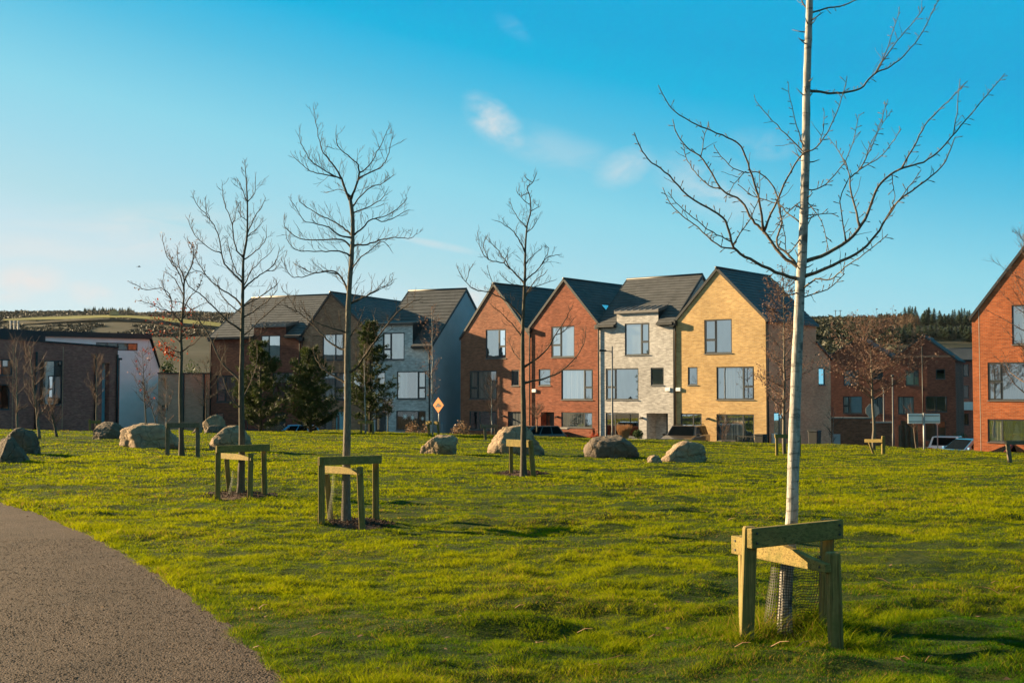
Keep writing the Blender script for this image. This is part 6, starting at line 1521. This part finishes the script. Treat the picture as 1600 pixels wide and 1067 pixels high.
car(1511, 64, rad(200), paint('blue_car_paint', (.02, .13, .30)), 'blue estate car with roof rails before the dark houses', 4.5, 1.8, 1.5, 'estate')
car(1573, 61.5, rad(196), paint('red_car_paint', (.16, .018, .016)), 'dark red car before the orange brick house', 4.3, 1.78, 1.48)
car(828, 73, rad(205), paint('black_car_paint', (.016, .017, .019)), 'black car mostly hidden behind the tallest tan boulder', 4.3, 1.78, 1.46)
car(452, 75.5, rad(195), paint('bright_blue_car_paint', (.03, .22, .42)), 'bright blue car mostly hidden behind the left pines', 4.2, 1.75, 1.45)
def little_things():
    P = at(929, 683, 69); root = empty('potted_shrub', (P.x, P.y, float(land_z(np.array([P.x]), np.array([P.y]))[0])), 0, 'dark pot of red leaved planting by the downpipe of the grey house', 'plant pot')
    m = MB(); m.tube([(0, 0, 0), (0, 0, .5), (0, 0, .5)], [.18, .26, .2], 14); m.build('pot', M['black_plastic'], root)
    rr = random.Random(4); m = MB()
    for _ in range(260):
        p = Vector((rr.gauss(0, .14), rr.gauss(0, .14), .62 + rr.gauss(.15, .16))); a = Vector((rr.uniform(-1, 1), rr.uniform(-1, 1), rr.uniform(-.5, 1))).normalized(); c = a.orthogonal().normalized(); m.quad(p, p + a * .06 + c * .04, p + a * .12, p + a * .06 - c * .04)
    m.build('foliage', M['leaf_red'], root, fix=False)
    for px, y0, y1, Y, lab in ((1273, 672, 694, 66.9, 'black wheeled bin against the side wall of the yellow house'), (1189, 678, 692, 68.3, 'small black bin at the corner of the yellow house')):
        B = at(px, y1, Y); z0 = float(land_z(np.array([B.x]), np.array([Y]))[0]); H = at(px, y0, Y).z - z0; root = empty('wheeled_bin', (B.x, Y, z0), -TH_R, lab, 'bin', 'black bins')
        m = MB(); m.v += [(-.22, -.22, .05), (.22, -.22, .05), (.22, .22, .05), (-.22, .22, .05), (-.28, -.28, H - .08), (.28, -.28, H - .08), (.28, .28, H - .08), (-.28, .28, H - .08)]; m.f += [(0, 1, 5, 4), (1, 2, 6, 5), (2, 3, 7, 6), (3, 0, 4, 7), (3, 2, 1, 0), (4, 5, 6, 7)]; m.build('body', M['black_plastic'], root, bevel=.03)
        m = MB(); m.box(-.30, .30, -.32, .30, H - .078, H); m.build('lid', M['black_plastic'], root, bevel=.03)
        for sx in (-.2, .2): m = MB(); m.tube([(sx - .03, .22, .1), (sx + .03, .22, .1)], .1, 12); m.build('wheel', M['tyre'], root)
    # a bird high on the left
    P = at(217, 417, 70); root = empty('flying_bird', P, rad(20), 'small dark bird flying above the white hall', 'bird'); root.scale = (.6, .6, .6)
    m = MB(); m.tube([(-.16, 0, 0), (-.06, 0, .01), (.05, 0, .02), (.13, 0, .015), (.18, 0, .005)], [.008, .035, .045, .028, .004], 8); m.prism([(-.16, -.05), (-.28, -.07), (-.28, .07), (-.16, .05)], 'z', -.004, .006); m.build('body', M['black_plastic'], root, True)
    for sy in (-1, 1): m = MB(); m.poly((.08, sy * .03, .03), (.06, sy * .22, .10), (.0, sy * .42, .07), (-.05, sy * .22, .085), (-.06, sy * .03, .02)); m.build('wing', M['black_plastic'], root)
little_things()

# ------------------------------------------------------------------ road, hills, far trees
def road():
    X = np.linspace(-30, 45, 120); V0 = edge_y(X) + 2.6; rows = []
    for off in (0, 1.0, 2.0, 3.0): Y = V0 + off * 1.15; rows.append((X, Y))
    XX = np.stack([r[0] for r in rows]); YY = np.stack([r[1] for r in rows])
    o = mesh_obj('road', grid_mesh('road', XX, YY, land_z(XX, YY) + .05), M['asphalt'], smooth=True); tag(o, kind='structure')
road()
def land1(x, y): return float(land_z(np.array([x]), np.array([y]))[0])
def conifer_mesh(seed):
    rr = random.Random(seed); F = []
    for i in range(26):
        t = i / 26; z = .04 + .96 * t; L = .20 * (1 - t) ** .85 + .012
        for j in range(9):
            az = rr.random() * 6.283; l = L * rr.uniform(.6, 1.25); d = Vector((math.cos(az), math.sin(az), 0)); n = Vector((-d.y, d.x, 0)); c = Vector((0, 0, z + rr.uniform(-.02, .02)))
            for k in range(4):
                a = c + d * l * k / 4; e = c + d * l * (k + 1.6) / 4 + n * rr.uniform(-.05, .05) * (1 - t) + Vector((0, 0, -.035 * (k + 1) / 3 + rr.uniform(-.01, .02))); w = n * (.028 * (1 - t) + .006) * rr.uniform(.7, 1.4)
                F.append((a - w, a + w + Vector((0, 0, rr.uniform(-.01, .01))), e))
    V = np.array([[tuple(a) for a in f] for f in F]).reshape(-1, 3); return V
def hill_trees():
    # spruces on the ridge to the right, every one on its own
    meshes = []
    for k in range(4):
        V = conifer_mesh(100 + k); me = np_mesh('spruce_crown', V, np.arange(len(V)).reshape(-1, 3), 3); me.materials.append(M['spruce_green'])
        tm = MB(); tm.tube([(0, 0, -.03), (0, 0, .5), (0, 0, .97)], [.014, .009, .002], 6); mt = bpy.data.meshes.new('spruce_trunk'); mt.from_pydata(tm.v, [], tm.f); mt.materials.append(M['bark_dark']); meshes.append((me, mt))
    rr = random.Random(77); lab = 'dark spruce in the mixed wood on the right hand hill'
    def top_h(px, Y, dn):
        py = np.interp(px, [1365, 1395, 1421, 1450, 1470, 1520, 1560], [500, 492, 480, 483, 487, 483, 483]) + dn; p = at(px, py, Y); return max(4.5, p.z - land1(p.x, Y))
    spots = []
    for i in range(120):
        f = i / 120; px = 1372 + 175 * f + rr.uniform(-5, 5); row = i % 3; Y = 560 - row * 75 + rr.uniform(-14, 14)
        ht = top_h(px, Y, row * 13 + rr.random() ** 1.6 * 18 - 5); spots.append((px, Y, ht))
    for px in (1421, 1449, 1432, 1468, 1487, 1503): spots.append((px + rr.uniform(-2, 2), 565, top_h(px, 565, rr.uniform(-6, 0))))
    spots += [(p, 560, top_h(p, 560, 0)) for p in (1396, 1388, 1408)]
    for i, (px, Y, ht) in enumerate(spots):
        x = at(px, 500, Y).x; z = land1(x, Y); r = empty('spruce_tree', (x, Y, z - .3), rr.random() * 6.28, lab, 'spruce tree', 'spruces on the right hand hill'); wd = rr.uniform(8, 15); r.scale = (wd, wd, ht)
        me, mt = meshes[i % 4]
        for nm, q in (('crown', me), ('trunk', mt)): o = bpy.data.objects.new(nm, q); COL.objects.link(o); o.parent = r
    # bare brown trees below them
    bm_ = []
    for k in range(4):
        r2 = random.Random(300 + k); b = MB(); b.tube([(0, 0, -.03), (.01, 0, .3), (0, .01, .6), (.01, 0, .95)], [.014, .011, .007, .002], 5); V = []
        tw = []
        for i in range(60):
            t = r2.uniform(.22, .95); p = Vector((0, 0, t)); az = r2.random() * 6.28; L = .34 * math.sin(math.pi * min(1, .2 + .75 * t)) * r2.uniform(.5, 1.1); e = p + Vector((math.cos(az), math.sin(az), r2.uniform(.5, 1.3))).normalized() * L; e.z = min(e.z, 1.05)
            b.tube([p, p.lerp(e, .5) + Vector((0, 0, .01)), e], [.004, .003, .001], 3, False)
            for j in range(16):
                q = p.lerp(e, r2.uniform(.3, 1)); d = Vector((r2.gauss(0, 1), r2.gauss(0, 1), r2.gauss(.7, .8))).normalized() * r2.uniform(.04, .10); w = d.cross(Vector((0, 1, .3))).normalized() * .0035; tw.append((q - w, q + w, q + d))
        mt = bpy.data.meshes.new('bare_trunk'); mt.from_pydata(b.v, [], b.f); mt.materials.append(M['wood_brown']); V = np.array([[tuple(a) for a in f] for f in tw]).reshape(-1, 3); me = np_mesh('bare_crown', V, np.arange(len(V)).reshape(-1, 3), 3); me.materials.append(M['wood_brown']); bm_.append((me, mt))
    for i in range(95):
        px = 1326 + 110 * (i / 95) + rr.uniform(-6, 6); Y = 430 + (i * 37 % 130) + rr.uniform(-8, 8); p_ = at(px, rr.uniform(496, 520) - (7 if px > 1390 else 0), Y); x = p_.x; ht = max(3.5, p_.z - land1(x, Y))
        r = empty('woodland_tree', (x, Y, land1(x, Y) - .2), rr.random() * 6.28, 'bare brown tree in the wood on the right hand hill', 'tree', 'bare trees on the right hand hill'); r.scale = (ht, ht, ht); me, mt = bm_[i % 4]
        for nm, q in (('crown', me), ('trunk', mt)): o = bpy.data.objects.new(nm, q); COL.objects.link(o); o.parent = r
    # scrub and heath: nobody could count it
    fx = [5, 60, 120, 160, 200, 240, 280, 345]
    def field_mask(px, Y, X):
        py = 612 - FPX * (land_z(X, Y) - 1.65) / Y; return (px > 0) & (px < 350) & (py > np.interp(px, fx, [505, 501.5, 499, 498, 499, 501, 505, 512]) - .5) & (py < np.interp(px, fx, [509, 507.5, 506, 504, 504.5, 508, 513, 520]) + 3)
    def scrub(name, label, n, pxr, Yr, size, m, mode='blob', hk=1.0):
        px = RNG.uniform(*pxr, n); Y = RNG.uniform(*Yr, n); X = (px - 800) / FPX * Y; den = vnoise(X / (size * 9) + 3, Y / (size * 14)) + .12; keep = (den > 0) if name != 'hill_heath' else ((den > -.02) & ~field_mask(px, Y, X)); X, Y = X[keep], Y[keep]; n = len(X); Z = land_z(X, Y); Tn = 26; V = np.zeros((n, Tn, 3, 3)); sz = size * RNG.uniform(.6, 1.5, n)
        u = RNG.normal(0, 1, (n, Tn, 3)); u /= np.linalg.norm(u, axis=2, keepdims=True); c = u * sz[:, None, None] * np.array([1, 1, .75 * hk]); c[:, :, 2] = np.abs(c[:, :, 2]); c += np.stack([X, Y, Z], 1)[:, None, :]
        for k in range(3): V[:, :, k] = c + RNG.normal(0, .30, (n, Tn, 3)) * sz[:, None, None]
        me = np_mesh(name, V.reshape(-1, 3), np.arange(n * Tn * 3).reshape(-1, 3), 3); o = mesh_obj(name, me, M[m]); tag(o, label, 'scrub', kind='stuff')
    scrub('gorse_scrub', 'dark gorse scrub covering the right hand hill', 6500, (1225, 1405), (330, 640), 1.5, 'scrub')
    scrub('hill_heath', 'dark low heath and hedges on the left hand hill', 16000, (-140, 420), (900, 1600), 2.1, 'heath', hk=.8)
    px = np.concatenate([RNG.uniform(-60, 420, 900), RNG.uniform(120, 215, 500)]); n = len(px); Y = RNG.uniform(1560, 1680, n); X = (px - 800) / FPX * Y; Z = land_z(X, Y); hh = RNG.uniform(3, 8, n) * (1 + .8 * (np.abs(px - 170) < 40)); V = np.zeros((n, 6, 3, 3))
    for i in range(6):
        a = RNG.random(n) * 6.28; w = hh * .24; zb = Z + hh * i / 8
        V[:, i, 0] = np.stack([X - np.cos(a) * w * (1 - i / 8), Y - np.sin(a) * w, zb], 1); V[:, i, 1] = np.stack([X + np.cos(a) * w * (1 - i / 8), Y + np.sin(a) * w, zb], 1); V[:, i, 2] = np.stack([X, Y, zb + hh * .45], 1)
    o = mesh_obj('far_wood', np_mesh('far_wood', V.reshape(-1, 3), np.arange(n * 18).reshape(-1, 3), 3), M['spruce_green']); tag(o, 'thin dark wood along the skyline of the left hand hill', 'wood', kind='stuff')
    # a pale field across the left hill
    pxs = np.linspace(5, 345, 60); up = np.interp(pxs, [5, 60, 120, 160, 200, 240, 280, 345], [506, 502.5, 500, 499, 500, 502, 506, 513]); lo = np.interp(pxs, [5, 60, 120, 160, 200, 240, 280, 345], [508.5, 507, 505.5, 503.5, 504, 507.5, 512.5, 519])
    def on_hill(px, py):
        d = ray(px, py); Y = np.linspace(300, 1700, 500); X = d.x / d.y * Y; z = 1.65 + d.z / d.y * Y; dz = land_z(X, Y) - z; i = int(np.argmax(dz > 0)); return X[i], Y[i]
    X = np.zeros((5, 60)); Y = np.zeros((5, 60))
    for j in range(60):
        a = on_hill(pxs[j], lo[j]); b = on_hill(pxs[j], up[j])
        for i in range(5): X[i, j] = a[0] + (b[0] - a[0]) * i / 4; Y[i, j] = a[1] + (b[1] - a[1]) * i / 4
    o = mesh_obj('hill_field', grid_mesh('hill_field', X, Y, land_z(X, Y) + 4.5), M['field'], smooth=True); tag(o, kind='structure')
    x, y = on_hill(178, 500.0); r = empty('farmhouse', (x, y, land1(x, y) + 4.6), .3, 'tiny pale farmhouse beside the field on the far hill', 'house')
    m = MB(); m.prism([(-4.5, 0), (4.5, 0), (4.5, 3.2), (0, 6.0), (-4.5, 3.2)], 'y', -4, 4); m.build('wall', M['brick_yellow'], r); m = MB(); m.quad((-5, -4.3, 3.1), (0, -4.3, 6.3), (0, 4.3, 6.3), (-5, 4.3, 3.1)); m.quad((5, -4.3, 3.1), (5, 4.3, 3.1), (0, 4.3, 6.3), (0, -4.3, 6.3)); m.build('roof', M['brick_red'], r)
    # power line poles on the right ridge
    for px, lab in ((1305.5, 'left pole of the power line on the right hand ridge'), (1313.0, 'right pole of the power line on the right hand ridge')):
        Y = 610; x = at(px, 495, Y).x; z = land1(x, Y); H = at(px, 484.5, Y).z - z; r = empty('power_pole', (x, Y, z), 0, lab, 'power pole', 'power poles on the right hand ridge'); m = MB(); m.tube([(0, 0, -1), (0, 0, H)], .17, 6); m.build('pole', M['bark_dark'], r); m = MB(); m.bar((-1.0, 0, H - .3), (1.0, 0, H - .3), .16, .16); m.build('crossarm', M['bark_dark'], r)
hill_trees()

def litter():
    n = 300; y = 5.2 + 26 * RNG.random(n) ** 1.6; x = (RNG.random(n) * 2 - 1) * (.5 * y + .8); ok = (path_dist(x, y) > -.9) & (y < edge_y(x)); x, y = x[ok], y[ok]; n = len(x)
    z = np.where(path_dist(x, y) > 0, lawn_z(x, y) + .016, plane_z(x, y) + .014); r = RNG.uniform(.010, .020, n); a = RNG.random(n) * 6.28; tl = RNG.normal(0, .35, (n, 4)) * r[:, None]
    V = np.zeros((n, 4, 3)); 
    for k in range(4):
        q = r * (1.25 if k % 2 == 0 else .6); V[:, k, 0] = x + np.cos(a + k * 1.5708) * q; V[:, k, 1] = y + np.sin(a + k * 1.5708) * q; V[:, k, 2] = z + tl[:, k]
    o = mesh_obj('fallen_leaves', np_mesh('fallen_leaves', V.reshape(-1, 3), np.arange(n * 4).reshape(-1, 4), 4), M['leaf_litter']); tag(o, 'brown fallen leaves scattered over the lawn', 'leaves', kind='stuff')
    mb = MB(); rr = random.Random(3); spots = [(945, 1034), (606, 903), (1075, 820)]
    for i in range(60): spots.append((rr.uniform(380, 1590), rr.uniform(800, 1060)))
    for i, (px, py) in enumerate(spots):
        P = on_lawn(px, py); L = rr.uniform(.10, .24) if i < 3 else rr.uniform(.05, .14); t = rr.uniform(-.9, .9) + (3.14 if rr.random() < .5 else 0); d = Vector((math.cos(t), math.sin(t), rr.uniform(.0, .45))); a_ = P + Vector((0, 0, .022)); mb.tube([a_, a_ + d * L * .5 + Vector((0, 0, .012)), a_ + d * L], [.0022, .002, .001], 4)
    o = mb.build('dry_stalks', M['grass_dry'], None, fix=False); tag(o, 'pale dry stalks lying in the grass', 'stalks', kind='stuff')
M['leaf_litter'] = leafy('fallen_leaf', (.09, .05, .028), (.22, .125, .06), 20, .1)
litter()

# ------------------------------------------------------------------ thin winter haze
hm = bpy.data.materials.new('haze'); hm.use_nodes = True; nt_ = hm.node_tree; nt_.nodes.remove(nt_.nodes['Principled BSDF'])
pv = nt_.nodes.new('ShaderNodeVolumePrincipled'); pv.inputs['Density'].default_value = HAZE; pv.inputs['Color'].default_value = (.80, .90, .96, 1); pv.inputs['Anisotropy'].default_value = 0
nt_.links.new(pv.outputs[0], nt_.nodes['Material Output'].inputs['Volume'])
hb_ = MB(); hb_.box(-2400, 2400, -80, 2100, -48, 140); tag(hb_.build('haze', hm), kind='stuff', label='thin pale haze over the whole place', cat='haze')
